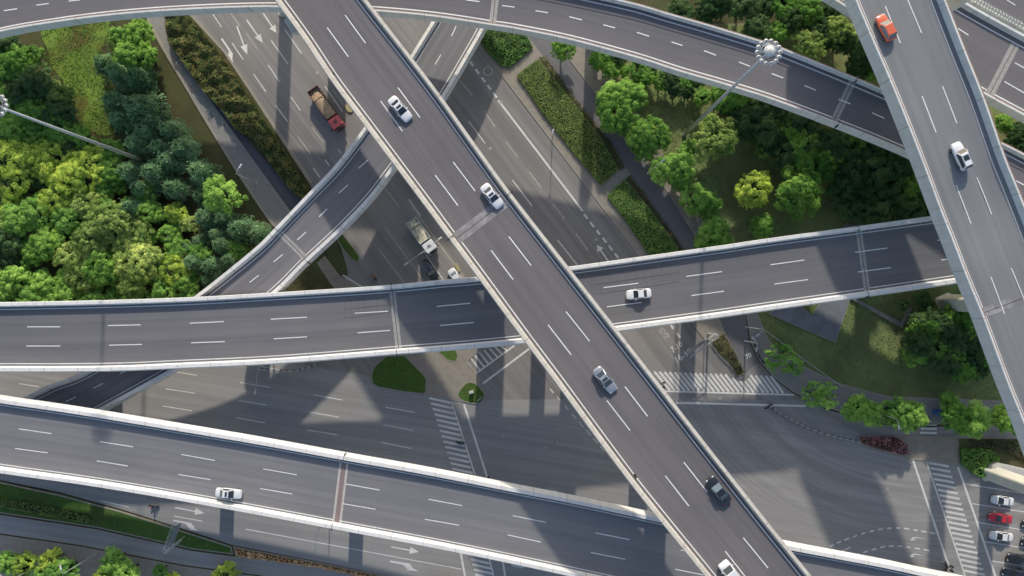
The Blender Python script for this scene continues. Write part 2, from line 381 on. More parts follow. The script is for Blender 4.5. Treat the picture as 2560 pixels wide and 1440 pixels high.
# ------------------------------------------------------------------ bridges
class Bridge:
    def __init__(s, name, label, left, right, mat, par, parw=(.6, .6), flare=(0, 0), depth=1.4, hp=1.0, girder='girder', rail=None, line=.5, lw=.16, cat='overpass'):
        s.root = empty(name, label=label, cat=cat); s.hp = hp
        def wpts(P): return catmull([(*W(x, y, a * H + hp)[:2], a * H) for x, y, a in P], 10)
        L = wpts(left); Rr = wpts(right); S = []
        Ra = np.array(Rr)
        for p in L:
            best = None
            for i in range(len(Ra) - 1):
                a, b = Ra[i], Ra[i + 1]; ab = b - a; t = np.clip(np.dot(p[:2] - a[:2], ab[:2]) / np.dot(ab[:2], ab[:2]), 0, 1)
                q = a + ab * t; dd = np.hypot(*(q[:2] - p[:2]))
                if best is None or dd < best[0]: best = (dd, q)
            q = best[1]; z = (p[2] + q[2]) / 2
            S.append((Vector(p[:2]), Vector(q[:2]), z))
        s.S = S; s.len = [0]
        for i in range(1, len(S)):
            c0 = (S[i - 1][0] + S[i - 1][1]) / 2; c1 = (S[i][0] + S[i][1]) / 2; s.len.append(s.len[-1] + (c1 - c0).length)
        r = s.root
        s.sweep('roadway', [(0, parw[0] - .02, 0), (1, parw[1] - .02, 0)], M[mat], closed=False)
        dp = depth
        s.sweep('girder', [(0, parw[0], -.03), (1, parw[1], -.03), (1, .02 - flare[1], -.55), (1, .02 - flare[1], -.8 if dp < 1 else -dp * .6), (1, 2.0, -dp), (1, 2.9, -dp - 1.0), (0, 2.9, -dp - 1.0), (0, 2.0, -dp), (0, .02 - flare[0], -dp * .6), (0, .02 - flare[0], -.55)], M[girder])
        for k in (0, 1):
            w, fl = parw[k], flare[k]
            s.sweep('parapet', [(k, 0, hp), (k, w * .72, hp), (k, w * .80, .35), (k, w, .05), (k, w, -.02), (k, -fl, -.56), (k, -fl - .02, -dp * .55)], M[par], bev=True)
        for k in (0, 1): s.sweep('edge_line', [(k, parw[k] + line, .022), (k, parw[k] + line + lw, .022)], M['white'], closed=False)
        if rail:
            for k in (0, 1):
                if not rail[k]: continue
                o = s.sweep('railing', [(k, .18, hp + .28), (k, .28, hp + .28), (k, .28, hp + .36), (k, .18, hp + .36)], M['rail'])
    def pt(s, i, side, o, dz):
        a, b, z = s.S[i]; e = (b - a).normalized()
        p = a + e * o if side == 0 else b - e * o
        return Vector((p.x, p.y, z + dz))
    def sweep(s, name, prof, mat, closed=True, i0=0, i1=None, bev=False):
        i1 = len(s.S) if i1 is None else i1; n = len(prof); v = []; uv = []; f = []
        w0 = (s.S[0][1] - s.S[0][0]).length
        for i in range(i0, i1):
            for (k, o, dz) in prof:
                v.append(s.pt(i, k, o, dz)); uv.append(((o if k == 0 else w0 - o), s.len[i]))
        m = i1 - i0
        for i in range(m - 1):
            for k in range(n if closed else n - 1):
                k2 = (k + 1) % n; f.append((i * n + k, i * n + k2, (i + 1) * n + k2, (i + 1) * n + k))
        if closed: f += [tuple(range(n)), tuple((m - 1) * n + k for k in range(n - 1, -1, -1))]
        me = mesh(name, v, f, uv)
        bm = bmesh.new(); bm.from_mesh(me)
        if closed: bmesh.ops.recalc_face_normals(bm, faces=bm.faces)
        else:
            bm.faces.ensure_lookup_table(); bm.normal_update()
            if bm.faces[0].normal.z < 0: bmesh.ops.reverse_faces(bm, faces=bm.faces)
        bm.to_mesh(me); bm.free()
        return link(name, me, mat, s.root)
    def zat(s, x, y):
        best = None
        for (a, b, z) in s.S:
            c = (a + b) / 2; k = F / (H - z); q = (c.x * k + NX, -c.y * k + NY); dd = (q[0] - x) ** 2 + (q[1] - y) ** 2
            if best is None or dd < best[0]: best = (dd, z)
        return best[1]
    def zw(s, p):
        best = None
        for i in range(len(s.S) - 1):
            a = (s.S[i][0] + s.S[i][1]) / 2; b = (s.S[i + 1][0] + s.S[i + 1][1]) / 2; ab = b - a; q = Vector((p[0], p[1])) - a
            t = max(0., min(1., q.dot(ab) / max(1e-9, ab.dot(ab)))); dd = (q - ab * t).length
            if best is None or dd < best[0]: best = (dd, s.S[i][2] * (1 - t) + s.S[i + 1][2] * t)
        return best[1]
    def P(s, x, y, dz=0):
        z = s.zat(x, y)
        for _ in range(3): p = W(x, y, z); z = s.zw(p)
        p = W(x, y, z); p.z += dz; return p
    def station(s, x, y):
        best = None
        for i, (a, b, z) in enumerate(s.S):
            c = (a + b) / 2; k = F / (H - z); q = (c.x * k + NX, -c.y * k + NY); dd = (q[0] - x) ** 2 + (q[1] - y) ** 2
            if best is None or dd < best[0]: best = (dd, i)
        return best[1]
    def dash(s, a, b, w=.17, mat='white'):
        A, B = s.P(*a, .03), s.P(*b, .03); dd = (B - A); dd.z = 0; dd.normalize(); nn = Vector((-dd.y, dd.x, 0)) * w / 2
        o = link('lane_dash', mesh('lane_dash', [A - nn, B - nn, B + nn, A + nn], [(0, 1, 2, 3)]), M[mat], s.root)
    def joint(s, a, b, w, mats=('joint',), name='expansion_joint'):
        """strip across the deck from a to b"""
        A, B = s.P(*a), s.P(*b); dd = (B - A); dd.z = 0; dd.normalize(); nn = Vector((-dd.y, dd.x, 0)); N = 6
        def strip(o0, o1, dz):
            v, f = [], []
            for k in range(N + 1):
                c = A.lerp(B, k / N)
                for o in (o0, o1):
                    q = c + nn * o; q.z = s.zw(q) + dz; v.append(q)
            for k in range(N): f.append((2 * k, 2 * k + 1, 2 * k + 3, 2 * k + 2))
            return v, f
        o = link(name, mesh(name, *strip(-w / 2, w / 2, .022)), M[mats[0]], s.root)
        if len(mats) == 2: link('steel_comb', mesh('steel_comb', *strip(-w * .26, w * .26, .030)), M[mats[1]], o)
        else: link('steel_comb', mesh('steel_comb', *strip(-.05, .05, .030)), M['dark'], o)
    def gap(s, x, y, side):
        i = s.station(x, y); a = s.pt(i, side, -.45, s.hp + .012); b = s.pt(i, side, .75, s.hp + .012)
        mb = MB(); mb.box((a + b) / 2 - Vector((0, 0, .6)), ((b - a).length, .09, 1.24), rz=math.atan2((b - a).y, (b - a).x)); mb.build('parapet_gap', M['patch'], s.root)
    def pier(s, gx, gy, w=2.8, l=2.8, cap=5.5, rz=0, at=None):
        g = W(gx, gy, 0)
        best = min(range(len(s.S)), key=lambda i: ((s.S[i][0] + s.S[i][1]) / 2 - Vector(g[:2])).length)
        a, b, z = s.S[best]; e = (b - a).normalized(); rz = math.atan2(e.y, e.x)
        top = z - 2.45
        mb = MB(); n = 16; r = .38; prof = []
        def ring(hx, hy):
            out = []
            for cx, cy, t0 in ((1, 1, 0), (-1, 1, 90), (-1, -1, 180), (1, -1, 270)):
                for k in range(5):
                    t = R(t0 + k * 22.5); rr = min(hx, hy) * r
                    out.append((cx * (hx - rr) + rr * math.cos(t), cy * (hy - rr) + rr * math.sin(t)))
            return out
        levels = [(w / 2 + .3, l / 2 + .3, -.2), (w / 2 + .3, l / 2 + .3, .25), (w / 2, l / 2, .3), (w / 2, l / 2, top - 3.2), (cap / 2, l / 2, top - .9), (cap / 2, l / 2, top)]
        v = []; f = []
        for hx, hy, zz in levels: v += [(x, y, zz) for x, y in ring(hx, hy)]
        n = 20
        for k in range(len(levels) - 1):
            for i in range(n): f.append((k * n + i, k * n + (i + 1) % n, (k + 1) * n + (i + 1) % n, (k + 1) * n + i))
        f += [tuple(range(n - 1, -1, -1)), tuple(range((len(levels) - 1) * n, len(levels) * n))]
        o = link('pier', mesh('pier', v, f), M['pier'], s.root); o.location = (g.x, g.y, 0); o.rotation_euler = (0, 0, rz)
    def drains(s, pts):
        for x, y in pts:
            p = s.P(x, y, .03); mb = MB(); mb.box(p, (.7, .35, .04), rz=random.random() * 3); mb.build('drain', M['drain'], s.root)

# A: tall diagonal three-lane viaduct
A = Bridge('overpass', 'tall three-lane viaduct running diagonally over the other roads, with cream parapets',
    [(598, -120, .185), (688, 0, .19), (758, 97, .195), (827, 200, .20), (907, 307, .205), (1037, 480, .21), (1122, 595, .215), (1200, 700, .22), (1310, 850, .225), (1396, 965, .23), (1488, 1090, .233), (1580, 1213, .236), (1667, 1322, .24), (1767, 1445, .243), (1870, 1575, .246), (1970, 1700, .25)],
    [(826, -120, .185), (917, 0, .19), (1033, 149, .195), (1107, 247, .20), (1190, 363, .205), (1277, 483, .21), (1417, 662, .22), (1547, 829, .225), (1649, 960, .23), (1793, 1145, .236), (1925, 1312, .24), (2030, 1442, .243), (2130, 1570, .246), (2260, 1735, .25)],
    'deckA', 'parA', (.75, .75), (.15, 0), 1.3, 1.0, 'girder', None, .42, .17)
for a in ([(863, 38), (914, 108)], [(818, 69), (871, 142)], [(952, 253), (1006, 328)], [(995, 219), (1050, 294)], [(1088, 438), (1145, 514)], [(1133, 405), (1188, 478)], [(1228, 626), (1283, 699)], [(1272, 591), (1328, 664)], [(1370, 812), (1428, 887)], [(1415, 779), (1474, 853)], [(1517, 1001), (1575, 1076)], [(1562, 966), (1619, 1041)], [(1663, 1189), (1722, 1265)], [(1709, 1155), (1768, 1230)], [(1813, 1378), (1872, 1453)], [(1858, 1344), (1920, 1420)], [(722, -80), (765, -25)]): A.dash(*a)
A.joint((1141, 596), (1264, 503), 2.0, ('jointP',))
A.gap(1200, 545, 0); A.gap(1200, 545, 1)
A.drains([(832, 187), (1157, 632), (1588, 1190)])
# B: right three-lane viaduct
B = Bridge('overpass', 'three-lane viaduct on the right with a broad pale blue shaded side face',
    [(2060, -200, .236), (2100, -100, .236), (2138, 0, .236), (2178, 95, .236), (2220, 192, .236), (2273, 322, .236), (2331, 480, .232), (2376, 590, .232), (2413, 687, .232), (2453, 790, .228), (2519, 960, .228), (2562, 1075, .224), (2650, 1310, .224), (2760, 1600, .224)],
    [(2285, -200, .236), (2327, -100, .236), (2366, 0, .236), (2414, 123, .236), (2458, 233, .236), (2510, 372, .236), (2552, 484, .232), (2620, 660, .232), (2700, 870, .228), (2760, 1030, .228), (2850, 1270, .224), (2960, 1560, .224)],
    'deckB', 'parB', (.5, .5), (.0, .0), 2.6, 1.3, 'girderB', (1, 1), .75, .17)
for a in ([(2213, 15), (2251, 108)], [(2268, -3), (2304, 83)], [(2305, 240), (2340, 331)], [(2356, 215), (2392, 308)], [(2390, 463), (2427, 559)], [(2442, 443), (2479, 536)], [(2477, 692), (2511, 784)], [(2528, 670), (2566, 762)], [(2563, 920), (2600, 1010)], [(2128, -205), (2165, -115)]): B.dash(*a)
B.joint((2456, 783), (2600, 730), 1.6, ('jointP',))
B.pier(2362, 757, 2.9, 2.9, 2.9); B.pier(2187, 140, 2.6, 2.2, 5); B.pier(2470, 1180, 2.6, 2.6, 6)
# C: curved two-lane overpass
C = Bridge('curved_overpass', 'two-lane overpass curving across the top of the view under both tall viaducts',
    [(-160, -45, .115), (0, -88, .118), (200, -118, .122), (480, -128, .128), (800, -118, .133), (1100, -88, .138), (1330, -48, .140), (1563, 1, .142), (1680, 34, .145), (1793, 67, .147), (1908, 102, .15), (1963, 121, .152), (2133, 190, .157), (2210, 222, .16), (2350, 281, .165), (2507, 354, .17), (2600, 402, .172), (2800, 510, .175)],
    [(-160, 120, .115), (0, 79, .118), (107, 60, .120), (213, 45, .122), (333, 33, .124), (480, 23, .128), (620, 18, .13), (700, 18, .131), (820, 22, .132), (950, 29, .134), (1093, 43, .136), (1230, 63, .139), (1280, 70, .14), (1400, 93, .142), (1500, 118, .143), (1600, 146, .145), (1700, 178, .148), (1800, 207, .15), (1900, 238, .152), (1990, 270, .155), (2090, 308, .158), (2170, 340, .16), (2277, 386, .163), (2400, 445, .167), (2520, 510, .17), (2700, 615, .175)],
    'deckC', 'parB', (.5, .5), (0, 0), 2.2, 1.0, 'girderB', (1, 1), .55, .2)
for a in ([(10, 27), (43, 22)], [(91, 13), (122, 9)], [(172, 3), (200, 0)], [(1165, 0), (1199, 4)], [(1255, 14), (1286, 18)], [(1339, 27), (1370, 32)], [(1423, 42), (1455, 50)], [(1508, 62), (1538, 70)], [(1592, 81), (1623, 91)], [(1679, 105), (1706, 114)], [(1760, 127), (1790, 138)], [(1847, 155), (1875, 166)], [(1929, 184), (1958, 195)], [(2011, 214), (2040, 226)], [(2096, 248), (2126, 260)], [(2180, 282), (2211, 296)], [(2540, 452), (2572, 469)]): C.dash(*a, w=.2)
C.joint((1240, -16), (1231, 60), 1.25, ('joint',)); C.joint((2133, 200), (2086, 300), 1.2, ('joint',))
C.gap(2125, 235, 0); C.gap(2125, 235, 1)
C.pier(716, 22, 2.7, 2.7, 3.6); C.pier(1478, 92, 2.0, 2.0, 4.5); C.pier(2032, 306, 2.4, 2.0, 4.5)
# D: low ramp
D = Bridge('ramp', 'narrow two-lane ramp sweeping beneath the diagonal viaduct and both wide crossing overpasses',
    [(1155, -90, .05), (1122, -20, .052), (1077, 58, .055), (1028, 137, .06), (975, 225, .07), (912, 315, .08), (837, 413, .09), (773, 480, .095), (687, 570, .098), (640, 617, .098), (560, 682, .096), (480, 743, .092), (350, 835, .08), (200, 930, .065), (117, 964, .058), (40, 1003, .052), (-60, 1050, .05), (-200, 1110, .045)],
    [(1275, -60, .05), (1243, 0, .052), (1207, 75, .055), (1173, 135, .058), (1107, 248, .065), (1050, 335, .075), (986, 420, .082), (930, 493, .09), (853, 575, .095), (763, 659, .098), (687, 734, .097), (570, 830, .088), (440, 924, .072), (383, 958, .065), (243, 1034, .055), (130, 1090, .05), (0, 1150, .048), (-140, 1210, .045)],
    'deckD', 'parD', (.85, .85), (.25, .3), 1.0, 1.0, 'girder', None, .4, .14)
for a in ([(920, 400), (896, 421)], [(870, 462), (847, 483)], [(818, 522), (798, 542)], [(765, 580), (743, 600)], [(707, 636), (684, 655)], [(647, 688), (624, 706)], [(1140, 66), (1129, 90)], [(1102, 137), (1088, 161)], [(258, 958), (234, 970)], [(190, 992), (165, 1004)], [(318, 925), (300, 935)]): D.dash(*a)
D.joint((696, 578), (762, 644), 1.1, ('joint',)); D.gap(728, 612, 0); D.gap(728, 612, 1)
D.pier(820, 545, 2.0, 2.0, 3.5); D.pier(640, 735, 2.0, 2.0, 3.5); D.pier(292, 935, 2.2, 2.2, 3.5)
# E: middle crossing
E = Bridge('overpass', 'wide three-lane overpass crossing straight under the middle of the diagonal viaduct',
    [(-220, 760, .105), (0, 757, .105), (163, 754, .105), (320, 750, .105), (480, 744, .105), (640, 735, .107), (853, 722, .108), (977, 713, .11), (1100, 701, .112), (1193, 693, .113), (1310, 680, .115), (1425, 667, .118), (1613, 641, .12), (1813, 613, .123), (1920, 597, .125), (2147, 566, .128), (2333, 540, .13), (2500, 515, .132), (2800, 470, .135)],
    [(-220, 930, .105), (0, 928, .105), (150, 928, .105), (300, 926, .105), (440, 920, .106), (640, 911, .107), (800, 900, .108), (997, 884, .11), (1150, 872, .112), (1310, 857, .115), (1430, 843, .117), (1543, 827, .118), (1760, 798, .122), (1920, 775, .125), (2180, 738, .128), (2397, 706, .13), (2600, 675, .132), (2850, 640, .135)],
    'deckE', 'parE', (.8, .85), (.12, .3), 1.2, 1.0, 'girder', None, .35, .16)
for a in ([(68, 817), (151, 817)], [(66, 865), (151, 865)], [(270, 814), (352, 812)], [(273, 863), (355, 861)], [(475, 808), (560, 804)], [(478, 857), (562, 854)], [(677, 798), (768, 793)], [(684, 847), (768, 842)], [(887, 783), (970, 778)], [(894, 832), (975, 826)], [(1092, 766), (1176, 758)], [(1100, 814), (1185, 806)], [(1509, 719), (1596, 708)], [(1517, 767), (1604, 756)], [(1716, 691), (1805, 679)], [(1728, 739), (1810, 728)], [(1926, 662), (2011, 650)], [(1936, 710), (2020, 699)], [(2137, 631), (2218, 620)], [(2144, 680), (2227, 669)], [(2343, 601), (2400, 593)], [(2353, 650), (2420, 642)], [(-140, 818), (-56, 818)], [(1305, 745), (1388, 735)], [(1312, 792), (1395, 782)]): E.dash(*a)
E.joint((981, 728), (997, 874), 1.15, ('joint',)); E.joint((2147, 578), (2168, 728), 1.1, ('joint',))
def deckgrid(a, b, c, d_, nu, nv):
    """grid of thin dark lines on the deck: a-b along the top, d_-c along the bottom"""
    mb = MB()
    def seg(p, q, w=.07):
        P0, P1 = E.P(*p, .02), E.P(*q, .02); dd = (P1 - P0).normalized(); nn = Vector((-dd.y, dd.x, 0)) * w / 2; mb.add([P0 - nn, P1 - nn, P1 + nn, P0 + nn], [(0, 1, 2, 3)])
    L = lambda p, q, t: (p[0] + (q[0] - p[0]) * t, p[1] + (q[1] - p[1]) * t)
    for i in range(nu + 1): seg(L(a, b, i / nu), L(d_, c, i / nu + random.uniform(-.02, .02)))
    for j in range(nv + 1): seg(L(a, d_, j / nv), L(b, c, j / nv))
    mb.build('grid_lines', M['gridline'], E.root)
deckgrid((862, 752), (975, 742), (978, 781), (864, 795), 7, 2); deckgrid((1478, 688), (1696, 658), (1700, 704), (1484, 736), 10, 2)
for x, y, s_ in ((989, 800, 0), (989, 800, 1), (2158, 650, 0), (2158, 650, 1)): E.gap(x, y, s_)
E.drains([(160, 764), (567, 751), (1749, 633), (2125, 578)])
for g in ((659, 842), (1215, 800), (1350, 795), (1724, 745), (250, 850), (990, 810), (2160, 660)): E.pier(*g, 2.9, 2.9, 5.5)
# F: bottom crossing
Fb = Bridge('overpass', 'wide three-lane overpass with bright white parapets passing just above the lower flower bed',
    [(-220, 960, .10), (0, 998, .10), (110, 1014, .10), (227, 1032, .10), (433, 1066, .10), (640, 1101, .102), (860, 1141, .105), (1067, 1178, .11), (1280, 1220, .115), (1453, 1254, .12), (1667, 1300, .125), (1820, 1332, .128), (1968, 1364, .13), (2203, 1409, .135), (2333, 1437, .138), (2600, 1490, .14), (2800, 1530, .142)],
    [(-220, 1148, .10), (0, 1183, .10), (213, 1213, .10), (433, 1249, .10), (640, 1286, .102), (853, 1326, .105), (1067, 1366, .11), (1280, 1409, .115), (1480, 1452, .12), (1700, 1500, .125), (1950, 1550, .13), (2300, 1620, .135), (2700, 1700, .14)],
    'deckF', 'parE', (.95, .9), (.35, .25), 1.3, 1.1, 'girder', None, .3, .16)
for a in ([(47, 1072), (129, 1084)], [(38, 1121), (120, 1132)], [(250, 1104), (333, 1117)], [(242, 1152), (320, 1165)], [(453, 1136), (537, 1151)], [(446, 1186), (527, 1199)], [(658, 1172), (742, 1187)], [(650, 1221), (731, 1235)], [(865, 1210), (949, 1225)], [(857, 1259), (939, 1273)], [(1071, 1248), (1156, 1264)], [(1062, 1298), (1148, 1313)], [(1282, 1289), (1365, 1306)], [(1269, 1337), (1352, 1355)], [(1489, 1332), (1574, 1349)], [(1477, 1381), (1563, 1398)], [(1702, 1375), (1790, 1392)], [(1688, 1423), (1777, 1441)], [(-160, 1042), (-76, 1054)]): Fb.dash(*a)
Fb.joint((860, 1158), (842, 1306), 1.7, ('jointL', 'jointR')); Fb.gap(855, 1235, 0); Fb.gap(855, 1235, 1)
Fb.drains([(131, 1187), (490, 1246), (1407, 1421)])
for g in ((572, 1165), (895, 1215), (250, 1110), (1300, 1320), (1640, 1400)): Fb.pier(*g, 2.7, 2.7, 5.5)
for g in ((845, 165), (1034, 334), (1247, 624), (1429, 843), (1600, 1100)): A.pier(*g, 3.2, 3.0, 5.5)
# G and H: far highway decks, top right
G = Bridge('highway_deck', 'near deck of the double highway behind the right viaduct, beside the trees',
    [(1880, -125, .152), (1980, -65, .152), (2087, 0, .152), (2133, 29, .152), (2300, 134, .155), (2457, 232, .157), (2560, 290, .159), (2700, 368, .162), (2900, 480, .162)],
    [(1990, -290, .152), (2130, -180, .152), (2270, -83, .152), (2400, -2, .152), (2480, 42, .155), (2560, 85, .157), (2700, 158, .162), (2900, 262, .162), (3000, 320, .162)],
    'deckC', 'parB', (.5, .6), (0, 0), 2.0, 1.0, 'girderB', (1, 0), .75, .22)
for a in ([(2393, 70), (2421, 88)], [(2511, 204), (2570, 238)], [(2537, 157), (2590, 186)]): G.dash(*a, w=.2)
G.joint((2474, 236), (2538, 112), 1.5, ('joint',)); G.gap(2490, 170, 0)
G.pier(2350, 60, 2.6, 2.6, 6); G.pier(2620, 200, 2.6, 2.6, 6)
Hh = Bridge('highway_deck', 'far deck of the double highway, carrying the white glare screen panels',
    [(2140, -188, .152), (2280, -91, .152), (2412, -9, .152), (2492, 35, .155), (2572, 78, .157), (2712, 151, .162), (2912, 255, .162)],
    [(2260, -370, .152), (2400, -270, .152), (2530, -190, .152), (2700, -95, .155), (2860, -10, .157), (3000, 60, .162)],
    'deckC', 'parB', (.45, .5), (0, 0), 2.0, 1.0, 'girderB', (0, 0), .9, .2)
Hh.dash((2517, 0), (2538, 13)); Hh.dash((2600, 50), (2622, 63))
L0 = Hh.S
for i in range(len(L0) - 1):
    a, b = Hh.pt(i, 0, .2, 1.0), Hh.pt(i + 1, 0, .2, 1.0); n = max(1, int((b - a).length / .62))
    for k in range(n):
        p = a.lerp(b, k / n); e = math.atan2((b - a).y, (b - a).x)
        if -40 < p.x < 140 and -20 < p.y < 75: MB().box(p + Vector((0, 0, .42)), (.07, .62, .84), rz=e + .5).build('glare_panel', M['railw'], Hh.root)

# ------------------------------------------------------------------ the ground and its roads
gr = flat('ground', [(-1500, -1500), (1500, -1500), (1500, 1500), (-1500, 1500)], -.12, M['ground'], kind='structure')
r1dir = R(53) ; d1 = math.atan2(-(640 - 190), (1596 - 1254))
rot1 = d1 - math.pi / 2; d2 = ang(74, 12.5); rot2 = d2 - math.pi / 2
seam = [(560, 885), (900, 935), (1195, 1000), (1680, 995), (2030, 1003)]
road1 = flat('road', px([(300, -280), (400, -70), (478, 38), (560, 132), (622, 225), (700, 345), (776, 462), (812, 545), (850, 610), (870, 680), (840, 760), (740, 840)] + seam +
    [(1985, 985), (1935, 948), (1897, 905), (1874, 858), (1862, 775), (1790, 655), (1743, 600), (1673, 487), (1590, 375), (1487, 233), (1410, 132), (1350, 40), (1240, -130), (1150, -280)]), 0, M['road1'], rot=rot1, kind='structure')
road2 = flat('road', px([(-400, 850), (-100, 915), (40, 925), (300, 905)] + seam +
    [(2060, 1022), (2200, 1062), (2330, 1068), (2560, 1050), (2900, 1050), (2900, 1700), (1500, 1700), (1300, 1545), (1150, 1480), (980, 1442), (800, 1405), (580, 1362), (440, 1316), (300, 1272), (150, 1230), (0, 1200), (-400, 1110)]), .0, M['road2'], rot=rot2, kind='structure')
def gdash(parent, a, b, w=.17, mat='wornwhite', name='lane_dash', z=.012):
    A_, B_ = W(*a, z), W(*b, z); dd = (B_ - A_).normalized(); nn = Vector((-dd.y, dd.x, 0)) * w / 2
    return link(name, mesh(name, [A_ - nn, B_ - nn, B_ + nn, A_ + nn], [(0, 1, 2, 3)]), M[mat], parent)
for a in ([(532, 35), (554, 68)], [(580, 107), (608, 149)], [(678, 101), (720, 160)], [(712, 74), (754, 134)], [(670, 162), (699, 205)], [(634, 185), (665, 230)], [(689, 263), (719, 303)], [(812, 215), (856, 279)], [(727, 242), (751, 276)]): gdash(road1, *a, .2)
for a in ([(615, 82), (642, 121)], [(745, 342), (776, 384)], [(779, 317), (809, 358)], [(832, 225), (870, 277)], [(575, 30), (600, 66)]): gdash(road1, *a, .2, 'worncream')
for a in ([(812, 399), (824, 415)], [(783, 420), (800, 444)], [(845, 372), (853, 384)], [(1171, 302), (1213, 359)], [(1281, 450), (1330, 515)], [(1394, 600), (1443, 662)], [(1058, 627), (1108, 699)], [(1022, 498), (1052, 540)]): gdash(road1, *a, .2)
for a in ([(1150, 202), (1180, 238)], [(1210, 277), (1238, 318)], [(1265, 354), (1294, 392)], [(1323, 429), (1353, 469)], [(1381, 508), (1411, 546)], [(1440, 584), (1470, 626)]): gdash(road1, *a, .2, 'worncream')
for a in ([(1175, 154), (1183, 165)], [(1189, 173), (1198, 185)], [(1204, 193), (1213, 205)], [(1219, 213), (1227, 224)], [(1233, 232), (1242, 244)], [(1460, 535), (1469, 547)], [(1475, 555), (1485, 568)], [(1492, 576), (1500, 587)], [(1507, 595), (1516, 607)], [(1522, 614), (1531, 626)], [(1537, 634), (1546, 645)], [(1676, 811), (1683, 822)], [(1692, 832), (1700, 844)]): gdash(road1, *a, .42, 'wornwhite', 'wide_dash')
gdash(road1, (1246, 251), (1457, 528), .4, name='solid_line')
for a in ([(962, 568), (1060, 703)], [(947, 623), (1010, 706)], [(1028, 515), (1162, 696)], [(1000, 520), (962, 470)]): gdash(road1, *a, .17, 'worncream', 'solid_line')
gdash(road1, (857, 688), (906, 718), .35, name='solid_line')
for a in ([(48, 959), (98, 967)], [(440, 930), (492, 938)], [(414, 972), (488, 983)], [(407, 1015), (480, 1027)], [(600, 956), (674, 968)], [(596, 1001), (667, 1013)], [(589, 1044), (662, 1057)], [(651, 916), (700, 925)],
          [(783, 987), (856, 1000)], [(773, 1030), (848, 1043)], [(768, 1075), (843, 1087)], [(963, 1018), (1037, 1031)], [(958, 1062), (1033, 1076)], [(953, 1106), (1028, 1121)], [(255, 1253), (324, 1268)], [(435, 1290), (506, 1303)]): gdash(road2, *a, .19)
gdash(road2, (615, 1323), (1153, 1423), .18, name='solid_line')
for a in ([(2414, 1210), (2600, 1240)], [(2431, 1259), (2600, 1286)], [(2445, 1306), (2600, 1332)], [(2461, 1354), (2600, 1376)], [(2476, 1402), (2600, 1421)]): gdash(road2, *a, .2, name='solid_line')
for a in ([(1160, 1011), (1219, 1196)], [(1152, 1383), (1166, 1460)], [(1257, 1405), (1268, 1470)], [(2281, 1146), (2372, 1416)], [(2395, 1167), (2497, 1465)], [(1690, 1007), (2015, 1015)]): gdash(road2, *a, .42, name='stop_line')
gdash(road1, (1207, 959), (1328, 868), .42, name='stop_line')
def stripes(parent, pairs, w, frame=None, fw=.3, mat='wornwhite'):
    mb = MB()
    for a, b in pairs:
        A_, B_ = W(*a, .012), W(*b, .012); dd = (B_ - A_).normalized(); nn = Vector((-dd.y, dd.x, 0)) * w / 2
        mb.add([A_ - nn, B_ - nn, B_ + nn, A_ + nn], [(0, 1, 2, 3)])
    o = mb.build('crosswalk', M[mat], parent)
    if frame: gdash(parent, *frame, fw, name='crosswalk_line', z=.018)
    return o
lerp = lambda a, b, t: (a[0] + (b[0] - a[0]) * t, a[1] + (b[1] - a[1]) * t)
def between(a0, b0, a1, b1, n): return [(lerp(a0, a1, i / (n - 1)), lerp(b0, b1, i / (n - 1))) for i in range(n)]
stripes(road2, between((1073, 995), (1127, 1007), (1135, 1185), (1186, 1196), 15), .45, ((1129, 1005), (1191, 1198)))
stripes(road2, between((1177, 1398), (1225, 1409), (1195, 1462), (1243, 1473), 6), .45, ((1224, 1398), (1240, 1465)))
stripes(road2, between((2322, 1157), (2372, 1166), (2410, 1426), (2462, 1437), 21), .45, ((2315, 1151), (2413, 1440)))
stripes(road2, between((2306, 1050), (2342, 1051), (2300, 1082), (2342, 1083), 4), .45)
pr = between((1636, 929), (1675, 976), (1927, 940), (1958, 983), 24)
pr = [p for i, p in enumerate(pr) if not 14.5 < i < 14.6]
pr = [(lerp(a, b, .35), b) if i in (16, 17) else ((lerp(a, b, .2), b) if i in (15, 18) else (a, b)) for i, (a, b) in enumerate(pr)]
stripes(road1, pr, .5, ((1661, 978), (1986, 987)), .35)
stripes(road1, [((1162, 896), (1191, 936)), ((1170, 886), (1199, 924)), ((1181, 880), (1211, 918)), ((1192, 873), (1222, 911)), ((1206, 870), (1233, 903)), ((1220, 867), (1245, 894)), ((1234, 864), (1256, 886)), ((1249, 862), (1268, 877))], .36, ((1192, 932), (1286, 864)), .35)
def dotted(parent, pts, w=.3):
    mb = MB(); P = catmull(pts, 12); acc = 0; on = True; start = P[0]
    seg = []; 
    for i in range(1, len(P)):
        acc += np.hypot(*(P[i] - P[i - 1]))
        if acc > (10 if on else 8):
            if on:
                A_, B_ = W(*start, .012), W(*P[i], .012); dd = (B_ - A_).normalized(); nn = Vector((-dd.y, dd.x, 0)) * w / 2
                mb.add([A_ - nn, B_ - nn, B_ + nn, A_ + nn], [(0, 1, 2, 3)])
            on = not on; start = P[i]; acc = 0
    mb.build('dotted_line', M['wornwhite'], parent)
dotted(road2, [(2057, 1377), (2087, 1360), (2120, 1347), (2160, 1333), (2203, 1323), (2247, 1320), (2287, 1325), (2337, 1334)])
dotted(road2, [(2137, 1388), (2173, 1377), (2210, 1367), (2247, 1365), (2287, 1370), (2343, 1380)])
dotted(road2, [(1375, 972), (1430, 1035), (1500, 1115), (1560, 1180), (1600, 1222)], .22)
